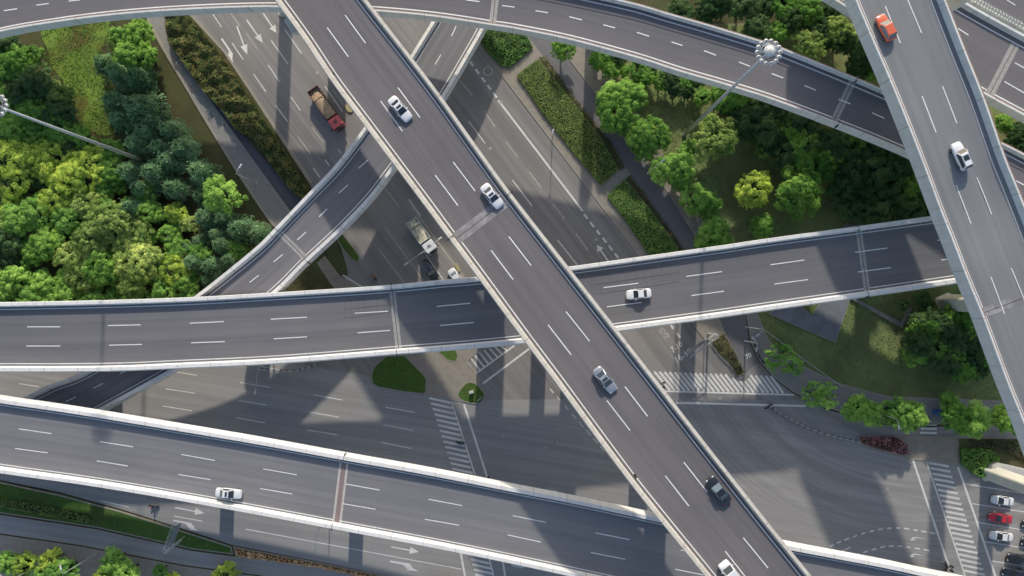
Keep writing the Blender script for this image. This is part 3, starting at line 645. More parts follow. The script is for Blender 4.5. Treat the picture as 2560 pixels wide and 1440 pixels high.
def arrow(parent, tail, tip, w=.28, head=.75, hl=.32, mat='wornwhite', turn=None):
    T, P_ = W(*tail, .013), W(*tip, .013); dd = (P_ - T); Ln = dd.length; dd.normalize(); nn = Vector((-dd.y, dd.x, 0)); mb = MB()
    h0 = P_ - dd * Ln * hl
    mb.add([T - nn * w / 2, h0 - nn * w / 2, h0 + nn * w / 2, T + nn * w / 2], [(0, 1, 2, 3)])
    mb.add([h0 - nn * head, P_, h0 + nn * head], [(0, 1, 2)])
    mb.build('lane_arrow', M[mat], parent)
arrow(road1, (592, 65), (618, 136)); arrow(road1, (617, 50), (657, 107)); arrow(road1, (658, 33), (691, 82)); 
arrow(road1, (1521, 653), (1492, 612)); arrow(road2, (438, 1269), (511, 1283)); arrow(road2, (978, 1367), (1047, 1380))
def polymark(parent, pts, mat='wornwhite', name='turn_arrow', z=.013):
    return flat(name, px(pts), z, M[mat], parent)
polymark(road1, [(552, 97), (556, 95), (576, 125), (582, 134), (581, 149), (584, 160), (566, 146), (565, 133), (571, 136), (572, 127)])
polymark(road2, [(433, 1299), (433, 1303), (465, 1310), (476, 1324), (470, 1325), (499, 1327), (488, 1322), (478, 1307), (466, 1305)])
polymark(road2, [(975, 1401), (975, 1405), (1008, 1412), (1020, 1424), (1010, 1425), (1048, 1428), (1034, 1422), (1024, 1409), (1010, 1407)])
for ox, oy in ((0, 0), (-2, 42)):
    polymark(road2, [(2275 + ox, 1351 + oy), (2281 + ox, 1343 + oy), (2290 + ox, 1342 + oy), (2313 + ox, 1347 + oy), (2290 + ox, 1345 + oy), (2286 + ox, 1346 + oy), (2288 + ox, 1351 + oy)])
polymark(road2, [(2094, 1386), (2104, 1377), (2126, 1366), (2127, 1369), (2106, 1380), (2098, 1388)])
# writing painted on the bus lane, and the cycle roundel
def roadtext(body, at, rot, size, sx, parent, mat='wornwhite'):
    cu = bpy.data.curves.new('text', 'FONT'); cu.body = body; cu.size = size; cu.align_x = 'CENTER'; cu.align_y = 'CENTER'; cu.offset = .02
    to = bpy.data.objects.new('text', cu); COL.objects.link(to); bpy.context.view_layer.update()
    me = bpy.data.meshes.new_from_object(to.evaluated_get(bpy.context.evaluated_depsgraph_get())); bpy.data.objects.remove(to)
    o = link('road_lettering', me, M[mat], parent); p = W(*at, .014); o.location = p; o.rotation_euler = (0, 0, rot); o.scale = (sx, 1, 1); return o
roadtext('7-10', (1692, 868), R(34), 1.7, .85, road1); roadtext('16-19', (1708, 890), R(32), 1.9, .9, road1)
roadtext('公交', (1660, 834), R(-52), 1.5, .9, road1, 'worncream'); roadtext('70', (1871, 890), R(28), 1.3, 1, road1)
mb = MB(); c = W(1220, 178, .013); n = 24
v = [(c.x + r * math.cos(2 * math.pi * i / n), c.y + r * math.sin(2 * math.pi * i / n), .013) for r in (.75, .98) for i in range(n)]
mb.add(v, [(i, (i + 1) % n, n + (i + 1) % n, n + i) for i in range(n)]); mb.build('painted_ring', M['worncream'], road1)
def cover(parent, x, y, r=.35, mat='joint'):
    MB().lathe([(r, .0), (r, .014)], tuple(W(x, y, 0)), 12).build('manhole_cover', M[mat], parent)
for x, y in ((1253, 255), (1226, 371), (1490, 599), (793, 182)): cover(road1, x, y)
for x, y in ((706, 1016), (780, 1007), (1384, 1106), (1389, 1105), (1364, 1119), (2218, 1222), (2120, 1227), (1508, 1072), (1258, 1091), (1800, 996), (1736, 997)): cover(road2, x, y)

# ---- verges, pavements, lawns
slab('pavement', [(1085, -110), (1120, 0), (1175, 92), (1254, 189), (1410, 395), (1596, 639), (1690, 762), (1731, 810), (1760, 846), (1800, 893), (1845, 940), (1862, 936), (1812, 830), (1770, 730), (1700, 620), (1607, 477), (1453, 267), (1323, 97), (1270, 20), (1190, -110)], .12, 'pave', .2)
slab('pavement', [(1420, 60), (1480, 60), (1540, 205), (1640, 360), (1760, 560), (1800, 640), (1850, 700), (1872, 775), (1860, 775), (1790, 655), (1743, 600), (1673, 487), (1590, 375), (1487, 233), (1410, 132)], .10, 'pave', .15)
flat('cycle_path', px([(1270, 20), (1323, 97), (1453, 267), (1607, 477), (1700, 620), (1770, 730), (1812, 830), (1862, 936), (1895, 905), (1874, 858), (1862, 775), (1790, 655), (1743, 600), (1673, 487), (1590, 375), (1487, 233), (1410, 132), (1350, 40)]), .008, M['path'], rot=rot1, kind='structure')
slab('lawn', [(1480, 60), (1540, 205), (1640, 360), (1760, 560), (1800, 640), (1850, 700), (1890, 780), (1920, 850), (1960, 895), (2100, 960), (2220, 992), (2560, 1005), (2900, 1005), (2900, 60)], .14, 'lawn', .15)
slab('pavement', [(1862, 770), (1890, 780), (1920, 850), (1960, 895), (2100, 960), (2220, 992), (2560, 1005), (2900, 1005), (2900, 1046), (2560, 1048), (2330, 1062), (2200, 1058), (2060, 1018), (1988, 983), (1937, 946), (1899, 903), (1878, 858)], .12, 'paveG', .22)
slab('pavement', [(2145, 1088), (2400, 1090), (2900, 1096), (2900, 1210), (2560, 1216), (2480, 1188), (2395, 1160), (2270, 1148), (2160, 1114)], .12, 'pave', .22)
slab('ground', [(2395, 1096), (2900, 1100), (2900, 1200), (2560, 1208), (2480, 1182), (2400, 1150)], .16, 'ground', 0)
# central islands
slab('pavement', [(930, 940), (975, 880), (1010, 850), (1290, 850), (1160, 892), (1196, 938), (1200, 955), (1213, 990), (1200, 1010), (1150, 1004), (1130, 1000), (1065, 988), (935, 966)], .10, 'pave', .25, rounded=1)
slab('lawn', [(929, 932), (934, 918), (958, 895), (968, 889), (1012, 888), (1030, 906), (1060, 936), (1067, 948), (1066, 978), (1060, 985), (1010, 980), (945, 968), (932, 960), (928, 948)], .16, 'lawnB', .18)
slab('lawn', [(1085, 870), (1135, 860), (1146, 890), (1140, 905), (1118, 900)], .16, 'lawnB', .15)
slab('lawn', [(1142, 992), (1147, 975), (1168, 953), (1186, 955), (1200, 968), (1213, 983), (1210, 1000), (1196, 1010), (1168, 1008)], .17, 'lawnB', .18, rounded=1)
slab('lawn', [(838, 578), (850, 576), (880, 612), (902, 645), (897, 655), (886, 655), (862, 630), (845, 605)], .15, 'lawnB', .18, rounded=1)
slab('pavement', [(812, 640), (850, 690), (905, 722), (900, 760), (740, 840), (600, 840), (560, 780), (700, 740)], .12, 'pave', .2)
slab('lawn', [(790, 655), (845, 735), (860, 760), (700, 780), (690, 735)], .15, 'ground', 0)
slab('lawn', [(-300, 1130), (0, 1205), (150, 1237), (300, 1277), (440, 1322), (578, 1366), (583, 1386), (480, 1372), (240, 1318), (0, 1282), (-300, 1230)], .14, 'lawnB', .22)
slab('footpath', [(-300, 1235), (0, 1287), (240, 1323), (480, 1377), (590, 1392), (800, 1420), (1000, 1462), (900, 1480), (640, 1436), (460, 1412), (200, 1362), (0, 1333), (-300, 1290)], .08, 'road2', .2, rot=rot2)
slab('ground', [(583, 1366), (800, 1407), (985, 1444), (1010, 1462), (800, 1420), (590, 1392)], .12, 'ground', .2)
slab('ground', [(-300, 1292), (0, 1337), (200, 1366), (460, 1416), (640, 1440), (700, 1600), (-300, 1600)], .12, 'pave', .2)
slab('pavement', [(2180, 1403), (2260, 1412), (2330, 1420), (2372, 1420), (2390, 1470), (2180, 1470)], .12, 'pave', .2)
# left bank: canal-side strips and forest floor
flat('ground', px([(-500, -200), (350, -200), (372, 55), (460, 200), (560, 380), (650, 520), (705, 590), (560, 745), (400, 860), (-500, 900)]), -.02, M['forest'], kind='structure')
slab('lawn', [(110, 50), (280, 40), (268, 90), (250, 130), (262, 180), (258, 220), (282, 270), (300, 325), (268, 342), (225, 330), (205, 300), (180, 270), (172, 235), (150, 190), (128, 170), (120, 120), (100, 90)], .03, 'meadow', 0, rounded=1)
slab('service_path', [(320, -100), (372, 55), (470, 230), (560, 380), (650, 520), (708, 592), (745, 560), (690, 480), (600, 355), (500, 215), (430, 105), (370, -100)], .05, 'paveG', .3, rot=rot1)
flat('service_road', px([(375, -100), (392, 20), (430, 105), (500, 215), (600, 355), (690, 480), (745, 560), (790, 520), (740, 470), (650, 360), (560, 250), (470, 130), (430, 60), (400, -100)]), .004, M['pathD'], rot=rot1, kind='structure')
def kerbline(pts, w, z, mat='kerb'):
    P = [W(*p) for p in catmull(pts, 6)]; mb = MB()
    for i in range(len(P) - 1):
        d_ = (P[i + 1] - P[i]).normalized(); n_ = Vector((-d_.y, d_.x, 0)) * w / 2; a, b = P[i], P[i + 1]
        mb.add([a - n_, b - n_, b + n_, a + n_] + [q + Vector((0, 0, z)) for q in (a - n_, b - n_, b + n_, a + n_)], [(4, 5, 6, 7), (0, 1, 5, 4), (2, 3, 7, 6), (3, 0, 4, 7), (1, 2, 6, 5)])
    o = mb.build('kerb_stones', M[mat], None); o['kind'] = 'structure'
kerbline([(322, -95), (376, 60), (472, 228), (562, 378), (652, 518), (712, 598)], .45, .22)
kerbline([(374, -100), (428, 92), (500, 215), (600, 355), (690, 480), (748, 560)], .22, .2)
o = slab('ground', [(418, 40), (480, 40), (560, 134), (622, 227), (700, 347), (774, 462), (800, 520), (770, 512), (700, 440), (620, 350), (545, 260), (480, 180), (430, 110)], .1, 'ground', 0)
slab('kerb_stones', [(474, 38), (484, 38), (565, 130), (628, 223), (708, 342), (782, 455), (776, 462), (700, 345), (622, 225), (560, 132)], .12, 'kerb', 0)
# slate plinth and low walls on the right lawn
def walled(name, label, polypx, h, mat, cat='plinth', rim=None):
    poly = px(polypx); root = empty(name, (poly[0][0], poly[0][1], 0), label=label, cat=cat)
    pl = [(p[0] - poly[0][0], p[1] - poly[0][1]) for p in poly]
    MB().prism(offset_poly(pl, .22), -.1, h - .05).build('paved_top', M[mat], root)
    inn = offset_poly(pl, .22); n = len(pl); v = []; f = []
    for a, b in zip(pl, inn): v += [(*a, -.1), (*a, h), (*b, h), (*b, h - .2)]
    for i in range(n):
        j = (i + 1) % n
        for k in range(3): f.append((4 * i + k, 4 * j + k, 4 * j + k + 1, 4 * i + k + 1))
    me = mesh('edge_wall', v, f); bm = bmesh.new(); bm.from_mesh(me); bmesh.ops.recalc_face_normals(bm, faces=bm.faces); bm.to_mesh(me); bm.free()
    link('edge_wall', me, M[rim or 'paveG'], root); return root
walled('slate_plinth', 'low triangular dark slate plinth pointing into the right lawn just below the middle overpass', [(1918, 785), (1955, 758), (2002, 766), (2028, 790), (2046, 755), (2062, 690), (2112, 558), (2160, 570), (2140, 680), (2120, 755), (2086, 856)], .55, 'paveD', rim='paveG')
walled('garden_wall', 'low grey angled garden wall beside the dense round shrubs on the right lawn', [(2115, 742), (2121, 738), (2250, 806), (2268, 768), (2276, 772), (2252, 819)], .6, 'paveG', 'wall')
walled('garden_wall', 'low grey wall corner emerging under the right viaduct near its pale pier', [(2345, 772), (2352, 768), (2430, 800), (2428, 808)], .6, 'paveG', 'wall')
# white nose wall of another ramp at the lower right
root = empty('ramp_wall', W(2462, 1165), label='thick white rounded wall end at the right edge, beside the bright shrub', cat='wall')
base = W(2462, 1165); pl = [(p[0] - base.x, p[1] - base.y) for p in px([(2461, 1166), (2464, 1158), (2480, 1152), (2620, 1185), (2800, 1235), (2800, 1300), (2560, 1208), (2500, 1190), (2470, 1178)])]
MB().prism(pl, -.1, 2.2).build('wall_body', M['parE'], root)
pt_ = offset_poly(pl, .25); MB().prism(pt_, 2.19, 2.5).build('coping', M['parE'], root)

# ------------------------------------------------------------------ vegetation
def leafquads(cen, nor, size, rg):
    n = len(cen); nor = nor / np.maximum(1e-6, np.linalg.norm(nor, axis=1))[:, None]
    t = rg.normal(size=(n, 3)); t -= (t * nor).sum(1)[:, None] * nor; t /= np.linalg.norm(t, axis=1)[:, None]
    b = np.cross(nor, t); s = size[:, None]
    v = np.stack([cen - t * s, cen - b * s * .55 + nor * s * .12, cen + t * s, cen + b * s * .55 + nor * s * .12], 1).reshape(-1, 3)
    return v
def leafmesh(name, v, core=None, mats=None):
    n = len(v) // 4
    me = bpy.data.meshes.new(name); nc = 0; cv = []; cf = []
    if core is not None: cv, cf = core; nc = len(cv)
    allv = np.concatenate([v, np.array(cv).reshape(-1, 3)]) if nc else v
    me.vertices.add(len(allv)); me.vertices.foreach_set('co', allv.astype(np.float32).ravel())
    loops = list(range(4 * n)); 
    li = np.concatenate([np.arange(4 * n), np.array([i + 4 * n for f in cf for i in f], dtype=int)]) if nc else np.arange(4 * n)
    tot = [4] * n + [len(f) for f in cf]; st = np.concatenate([[0], np.cumsum(tot)[:-1]])
    me.loops.add(len(li)); me.loops.foreach_set('vertex_index', li.astype(np.int32))
    me.polygons.add(len(tot)); me.polygons.foreach_set('loop_start', st.astype(np.int32)); me.polygons.foreach_set('loop_total', np.array(tot, dtype=np.int32))
    if nc: me.polygons.foreach_set('material_index', np.array([0] * n + [1] * len(cf), dtype=np.int32))
    me.update(calc_edges=True); me.validate()
    for m in mats: me.materials.append(m)
    return me
def blob(r, hz, zc, seed, rough=.18):
    bm = bmesh.new(); bmesh.ops.create_icosphere(bm, subdivisions=2, radius=1)
    for v in bm.verts:
        k = 1 + rough * mnoise.noise(v.co * 1.7 + Vector((seed, 0, 0))); v.co = Vector((v.co.x * r * k, v.co.y * r * k, v.co.z * hz * k + zc))
    vs = [tuple(v.co) for v in bm.verts]; fs = [tuple(x.index for x in f.verts) for f in bm.faces]; bm.free(); return vs, fs
def crown(kind, seed):
    """unit tree: crown radius 1, later scaled by R (metres)"""
    rg = np.random.default_rng(seed); C_, N_, S_ = [], [], []
    core = None
    if kind in 'GBYOD':
        nc = {'G': 110, 'B': 95, 'Y': 115, 'O': 130, 'D': 130}[kind]; cr = {'G': .17, 'B': .18, 'Y': .165, 'O': .15, 'D': .16}[kind]
        lpc = {'G': 62, 'B': 64, 'Y': 62, 'O': 56, 'D': 50}[kind]
        lobes = rg.normal(size=(7, 3)); lobes /= np.linalg.norm(lobes, axis=1)[:, None]; amp = rg.uniform(-.24, .24, 7)
        for k in range(nc):
            d_ = rg.normal(size=3); d_ /= np.linalg.norm(d_); d_[2] = abs(d_[2]) * 1.1 - .15; d_ /= np.linalg.norm(d_)
            rr = .80 + (np.exp(-6 * (1 - lobes @ d_)) * amp * 1.5).sum() + rg.uniform(-.26, .17)
            c = d_ * rr * np.array([1, 1, .78]); q = rg.normal(size=(lpc, 3)); q /= np.linalg.norm(q, axis=1)[:, None]
            q[:, 2] = np.abs(q[:, 2]) * .9 - .1
            w = cr * rg.uniform(.75, 1.3); C_.append(c + q * w * rg.uniform(.55, 1.1, (lpc, 1)) * np.array([1, 1, .8])); N_.append(q + d_ * .5 + np.array([0, 0, .45]) + rg.normal(scale=.35, size=(lpc, 3)))
            S_.append(rg.uniform(.032, .066, lpc))
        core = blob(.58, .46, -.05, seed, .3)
    elif kind == 'C':
        for lev in range(5):
            zc = -.35 + lev * .24; rad = 1.0 - lev * .16; nb = 13 - lev * 2
            for b in range(nb):
                t = 2 * math.pi * (b + rg.uniform(-.3, .3)) / nb + lev; L = rad * rg.uniform(.72, 1.12)
                m = 110; s_ = rg.uniform(.1, 1, m) ** .7
                dirv = np.array([math.cos(t), math.sin(t), 0]); side = np.array([-math.sin(t), math.cos(t), 0])
                wdt = .20 * (1.15 - s_)[:, None] + .05
                c = dirv * (s_ * L)[:, None] + side * rg.normal(size=(m, 1)) * wdt + np.array([0, 0, 1]) * (zc + .1 * s_ - .30 * s_ ** 2 + rg.normal(scale=.03, size=m))[:, None]
                C_.append(c); N_.append(np.array([0, 0, 1]) + dirv * .5 + rg.normal(scale=.45, size=(m, 3))); S_.append(rg.uniform(.035, .07, m))
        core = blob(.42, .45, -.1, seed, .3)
    elif kind == 'S':
        for k in range(46):
            t = rg.uniform(0, 2 * math.pi); rr = math.sqrt(rg.uniform(.02, 1)); c = np.array([math.cos(t) * rr, math.sin(t) * rr, rg.uniform(-.3, .45) * (1.1 - rr)])
            m = 34; q = rg.normal(size=(m, 3)); q /= np.linalg.norm(q, axis=1)[:, None]
            C_.append(c + q * .15 * rg.uniform(.4, 1.1, (m, 1))); N_.append(q * .6 + np.array([0, 0, .8]) + rg.normal(scale=.3, size=(m, 3))); S_.append(rg.uniform(.05, .09, m))
    v = leafquads(np.concatenate(C_), np.concatenate(N_), np.concatenate(S_), rg)
    return v, core
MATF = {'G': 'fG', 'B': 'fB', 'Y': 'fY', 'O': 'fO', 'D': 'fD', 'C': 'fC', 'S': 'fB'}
PROTO = {}
for kd, nvar in (('G', 3), ('B', 3), ('Y', 3), ('O', 3), ('D', 3), ('C', 4), ('S', 2)):
    for i in range(nvar):
        v, core = crown(kd, hash(kd) % 1 + ord(kd) * 10 + i)
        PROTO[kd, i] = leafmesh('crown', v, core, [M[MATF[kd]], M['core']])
def trunkmesh(seed):
    rg = random.Random(seed); mb = MB(); mb.tube((0, 0, -.1), (0, 0, .75), .055, .035, 7)
    for k in range(5):
        t = rg.random() * 6.28; z = .35 + .09 * k
        mb.tube((0, 0, z), (.5 * math.cos(t), .5 * math.sin(t), z + .35), .022, .008, 5)
    me = mesh('trunk', mb.v, mb.f); me.materials.append(M['trunk']); return me
TR = [trunkmesh(i) for i in range(3)]
LOOK = {'G': 'mid-green leafy', 'B': 'bright green leafy', 'Y': 'yellow-green leafy', 'O': 'pale olive blossoming', 'D': 'dark green dense', 'C': 'blue-green feathery conifer', 'S': 'sparse young green street'}
forest = []; tid = 0
def tree(x, y, rpx, kd, where, zc=None, group=None, look=None):
    """x,y,rpx: centre and radius of the crown in the survey frame"""
    global tid
    tid += 1; Rm = rpx * H / F * .96; zc = zc if zc is not None else Rm * (1.05 if kd != 'C' else 1.25) + .8
    p = W(x, y, zc); Rm *= (H - zc) / H
    nm = 'shrub' if zc < 1.6 else ('conifer_tree' if kd == 'C' else 'tree')
    r = empty(nm, (p.x, p.y, 0), random.random() * 6.28)
    nv = max(i for k, i in PROTO if k == kd) + 1
    o = bpy.data.objects.new('crown', PROTO[kd, tid % nv]); COL.objects.link(o); o.parent = r; o.location = (0, 0, zc)
    hz = random.uniform(.9, 1.15) * (1.25 if kd == 'C' else 1); o.scale = (Rm * random.uniform(.92, 1.08), Rm * random.uniform(.92, 1.08), Rm * hz)
    t = bpy.data.objects.new('trunk', TR[tid % 3]); COL.objects.link(t); t.parent = r; t.scale = (min(zc * 1.2, 6), min(zc * 1.2, 6), zc * 1.15)
    forest.append((r, x, y, nm, look or LOOK[kd], where, rpx, group)); return r
LW = 'in the wood on the left'
for x, y, r, k in [(300, 95, 32, 'B'), (345, 92, 40, 'G'), (322, 140, 42, 'B'), (365, 140, 36, 'G'), (262, 160, 36, 'C'), (300, 185, 46, 'C'), (345, 195, 46, 'C'),
    (350, 270, 56, 'C'), (285, 255, 40, 'C'), (300, 300, 36, 'C'), (20, 110, 34, 'D'), (45, 155, 44, 'G'), (80, 145, 30, 'G'), (12, 185, 40, 'G'), (100, 215, 50, 'D'), (150, 240, 42, 'O'),
    (60, 235, 44, 'D'), (155, 285, 46, 'D'), (25, 255, 40, 'G'), (95, 290, 48, 'G'), (70, 285, 34, 'B'), (150, 330, 44, 'G'), (205, 345, 36, 'G'),
    (30, 330, 50, 'G'), (95, 340, 36, 'G'), (30, 400, 60, 'Y'), (80, 400, 50, 'Y'), (140, 385, 42, 'Y'), (230, 410, 46, 'Y'), (180, 440, 54, 'Y'), (215, 455, 46, 'Y'), (35, 455, 52, 'Y'),
    (130, 430, 40, 'Y'), (150, 500, 46, 'Y'), (20, 505, 40, 'Y'), (55, 545, 46, 'B'), (95, 535, 44, 'B'), (175, 545, 46, 'B'), (120, 610, 44, 'G'), (215, 510, 44, 'O'), (250, 490, 34, 'O'), (20, 610, 44, 'D'), (28, 650, 36, 'D'), (10, 560, 38, 'O'),
    (262, 525, 36, 'B'), (285, 560, 62, 'O'), (235, 600, 58, 'O'), (195, 640, 46, 'O'), (320, 610, 44, 'O'), (345, 585, 44, 'O'), (215, 690, 46, 'O'), (265, 680, 50, 'G'), (335, 660, 58, 'O'), (370, 645, 44, 'O'), (330, 710, 44, 'O'),
    (438, 678, 42, 'Y'), (465, 705, 34, 'B'), (410, 730, 34, 'B'), (340, 745, 36, 'B'), (290, 745, 30, 'B'), (180, 735, 38, 'B'), (235, 745, 34, 'B'), (110, 715, 36, 'B'), (80, 750, 40, 'B'), (35, 700, 44, 'B'), (10, 740, 44, 'B'), (130, 750, 34, 'B'), (475, 740, 26, 'B'),
    (380, 300, 40, 'C'), (365, 325, 40, 'C'), (425, 325, 40, 'C'), (340, 360, 42, 'C'), (400, 370, 38, 'C'), (455, 370, 44, 'C'), (420, 400, 40, 'C'), (290, 380, 34, 'G'),
    (385, 430, 46, 'C'), (325, 430, 44, 'C'), (500, 430, 46, 'C'), (435, 470, 40, 'C'), (350, 470, 36, 'C'), (550, 490, 50, 'B'), (505, 490, 34, 'C'), (330, 520, 42, 'C'), (380, 530, 34, 'G'), (290, 440, 36, 'G'), (445, 535, 32, 'Y'), (475, 560, 28, 'O'),
    (515, 545, 40, 'C'), (560, 545, 34, 'C'), (600, 575, 44, 'C'), (645, 585, 34, 'C'), (430, 598, 24, 'C'), (498, 603, 28, 'C'), (552, 612, 34, 'C'), (540, 585, 30, 'C'), (600, 620, 28, 'B'), (485, 655, 38, 'C'), (525, 665, 36, 'C'), (520, 700, 26, 'C'), (570, 650, 30, 'C'), (470, 620, 26, 'C')]:
    tree(x, y, r, k, LW)
RW = 'beside the shaded cycle path'
for x, y, r, k in [(1535, 240, 40, 'B'), (1575, 250, 44, 'B'), (1515, 265, 36, 'G'), (1540, 300, 46, 'G'), (1565, 218, 24, 'B'), (1600, 330, 44, 'G'), (1640, 345, 42, 'G'), (1610, 375, 34, 'G'),
    (1655, 425, 36, 'B'), (1695, 415, 44, 'B'), (1725, 372, 26, 'B'), (1700, 450, 36, 'G'), (1740, 500, 42, 'B'), (1765, 515, 34, 'G'), (1785, 580, 40, 'B'), (1800, 605, 34, 'B'), (1760, 605, 30, 'B')]:
    tree(x, y, r, k, RW)
tree(1790, 345, 56, 'O', 'right beside the foot of the tall lamp mast', look='round olive-green clipped'); tree(1880, 480, 46, 'Y', 'alone on the lawn left of a larger green tree', look='small round yellow-green')
tree(1990, 490, 60, 'G', 'on the lawn in front of the shaded wood', look='large round mid-green'); tree(1903, 565, 34, 'G', 'just above the middle overpass on the right lawn', look='small open green')
tree(1912, 378, 26, 'B', 'at the edge of the shaded wood', look='small bright green'); tree(1405, 124, 30, 'G', 'beside the cycle path just below the curved overpass', look='small leafy green'); tree(1497, 152, 26, 'G', 'close against the lower side of the curved overpass', look='small dark leafy')
DG = 'dark trees massed under the curved overpass'
random.seed(5)
def fill(poly, step, rpx, kinds, where, group, zmul=1):
    xs = [p[0] for p in poly]; ys = [p[1] for p in poly]; y = min(ys); row = 0
    def inside(x, y):
        c = False; j = len(poly) - 1
        for i in range(len(poly)):
            if (poly[i][1] > y) != (poly[j][1] > y) and x < (poly[j][0] - poly[i][0]) * (y - poly[i][1]) / (poly[j][1] - poly[i][1]) + poly[i][0]: c = not c
            j = i
        return c
    while y < max(ys):
        x = min(xs) + (row % 2) * step / 2
        while x < max(xs):
            xx, yy = x + random.uniform(-.3, .3) * step, y + random.uniform(-.3, .3) * step
            if inside(xx, yy): tree(xx, yy, rpx * random.uniform(.8, 1.2), random.choice(kinds), where, group=group)
            x += step
        y += step * .85; row += 1
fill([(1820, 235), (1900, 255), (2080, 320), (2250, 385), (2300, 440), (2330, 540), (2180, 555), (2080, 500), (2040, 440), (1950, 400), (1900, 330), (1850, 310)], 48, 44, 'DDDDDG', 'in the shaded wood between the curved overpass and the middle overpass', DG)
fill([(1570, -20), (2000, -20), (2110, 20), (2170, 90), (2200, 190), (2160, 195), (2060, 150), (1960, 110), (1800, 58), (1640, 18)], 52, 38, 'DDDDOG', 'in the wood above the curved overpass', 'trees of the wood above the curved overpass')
fill([(20, 330), (120, 320), (200, 350), (300, 400), (420, 520), (520, 640), (440, 740), (150, 740), (20, 740)], 62, 30, 'GGBGD', 'low in the left wood between taller crowns', 'understorey trees of the left wood')
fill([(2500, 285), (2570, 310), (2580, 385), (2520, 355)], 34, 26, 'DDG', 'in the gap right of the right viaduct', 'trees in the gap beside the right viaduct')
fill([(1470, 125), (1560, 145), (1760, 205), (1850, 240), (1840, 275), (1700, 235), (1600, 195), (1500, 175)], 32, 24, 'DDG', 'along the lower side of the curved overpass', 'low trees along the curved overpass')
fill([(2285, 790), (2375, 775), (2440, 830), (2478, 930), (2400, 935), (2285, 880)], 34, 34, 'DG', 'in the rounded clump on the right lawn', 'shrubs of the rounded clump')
fill([(2200, 755), (2320, 745), (2330, 772), (2285, 775), (2260, 765)], 32, 20, 'DG', 'behind the angled garden wall', 'low shrubs behind the garden wall')
ST = 'along the slip lane kerb'
for x, y, r, k in [(1950, 895, 40, 'S'), (1985, 915, 26, 'S'), (2035, 985, 34, 'S'), (2070, 990, 34, 'S'), (2140, 1020, 40, 'B'), (2175, 1035, 36, 'B'), (2240, 1030, 44, 'B'), (2280, 1040, 42, 'B'), (2385, 1040, 42, 'G'), (2430, 1050, 44, 'B'), (2510, 1045, 40, 'G'), (2540, 1060, 30, 'G'), (2370, 1000, 24, 'B')]:
    tree(x, y, r, k, ST)

BL = 'in the bottom left planting bed'
for x, y, r, k in [(20, 1405, 34, 'B'), (60, 1410, 34, 'Y'), (130, 1400, 34, 'Y'), (160, 1425, 40, 'B'), (110, 1440, 30, 'B'), (285, 1400, 36, 'B'), (320, 1430, 36, 'B'), (270, 1440, 34, 'Y'), (565, 1437, 36, 'Y'), (402, 1425, 20, 'B'), (430, 1448, 20, 'Y')]: tree(x, y, r, k, BL)
tree(335, 1385 + 0, 1, 'B', BL) if False else None

ORD = ['', 'second ', 'third ', 'fourth ', 'fifth ', 'sixth ', 'seventh ', 'eighth ', 'ninth ', 'tenth ', 'eleventh ', 'twelfth ', 'thirteenth ', 'fourteenth ', 'fifteenth ']
groups = {}
for t in forest:
    r, x, y, nm, look, where, rp, g = t
    if g: tagit(r, f"{look} {'shrub' if nm == 'shrub' else 'tree'} {where}", 'shrub' if nm == 'shrub' else 'tree', g); r['_k'] = 1; del r['_k']
    else:
        size = '' if ('small' in look or 'large' in look) else ('small ' if rp < 32 else ('tall ' if rp > 47 else ''))
        groups.setdefault((size + look, where, nm), []).append(t)
for (look, where, nm), L in groups.items():
    nn_ = 'shrub' if nm == 'shrub' else 'tree'; nn_ = '' if 'conifer' in look else nn_
    L.sort(key=lambda t: t[1])
    for i, t in enumerate(L):
        if len(L) == 1: lab = f"{look} {nn_} {where}"
        else:
            e = 'from the left' if i < (len(L) + 1) // 2 else 'from the right'; k = i if i < (len(L) + 1) // 2 else len(L) - 1 - i
            lab = f"{look} {nn_} {where}, {'farthest' if k == 0 else ORD[k].strip()} {'to the ' + e.split()[-1] if k == 0 else e}"
        tagit(t[0], ' '.join(lab.split()), 'shrub' if nm == 'shrub' else 'tree', 'trees ' + where)

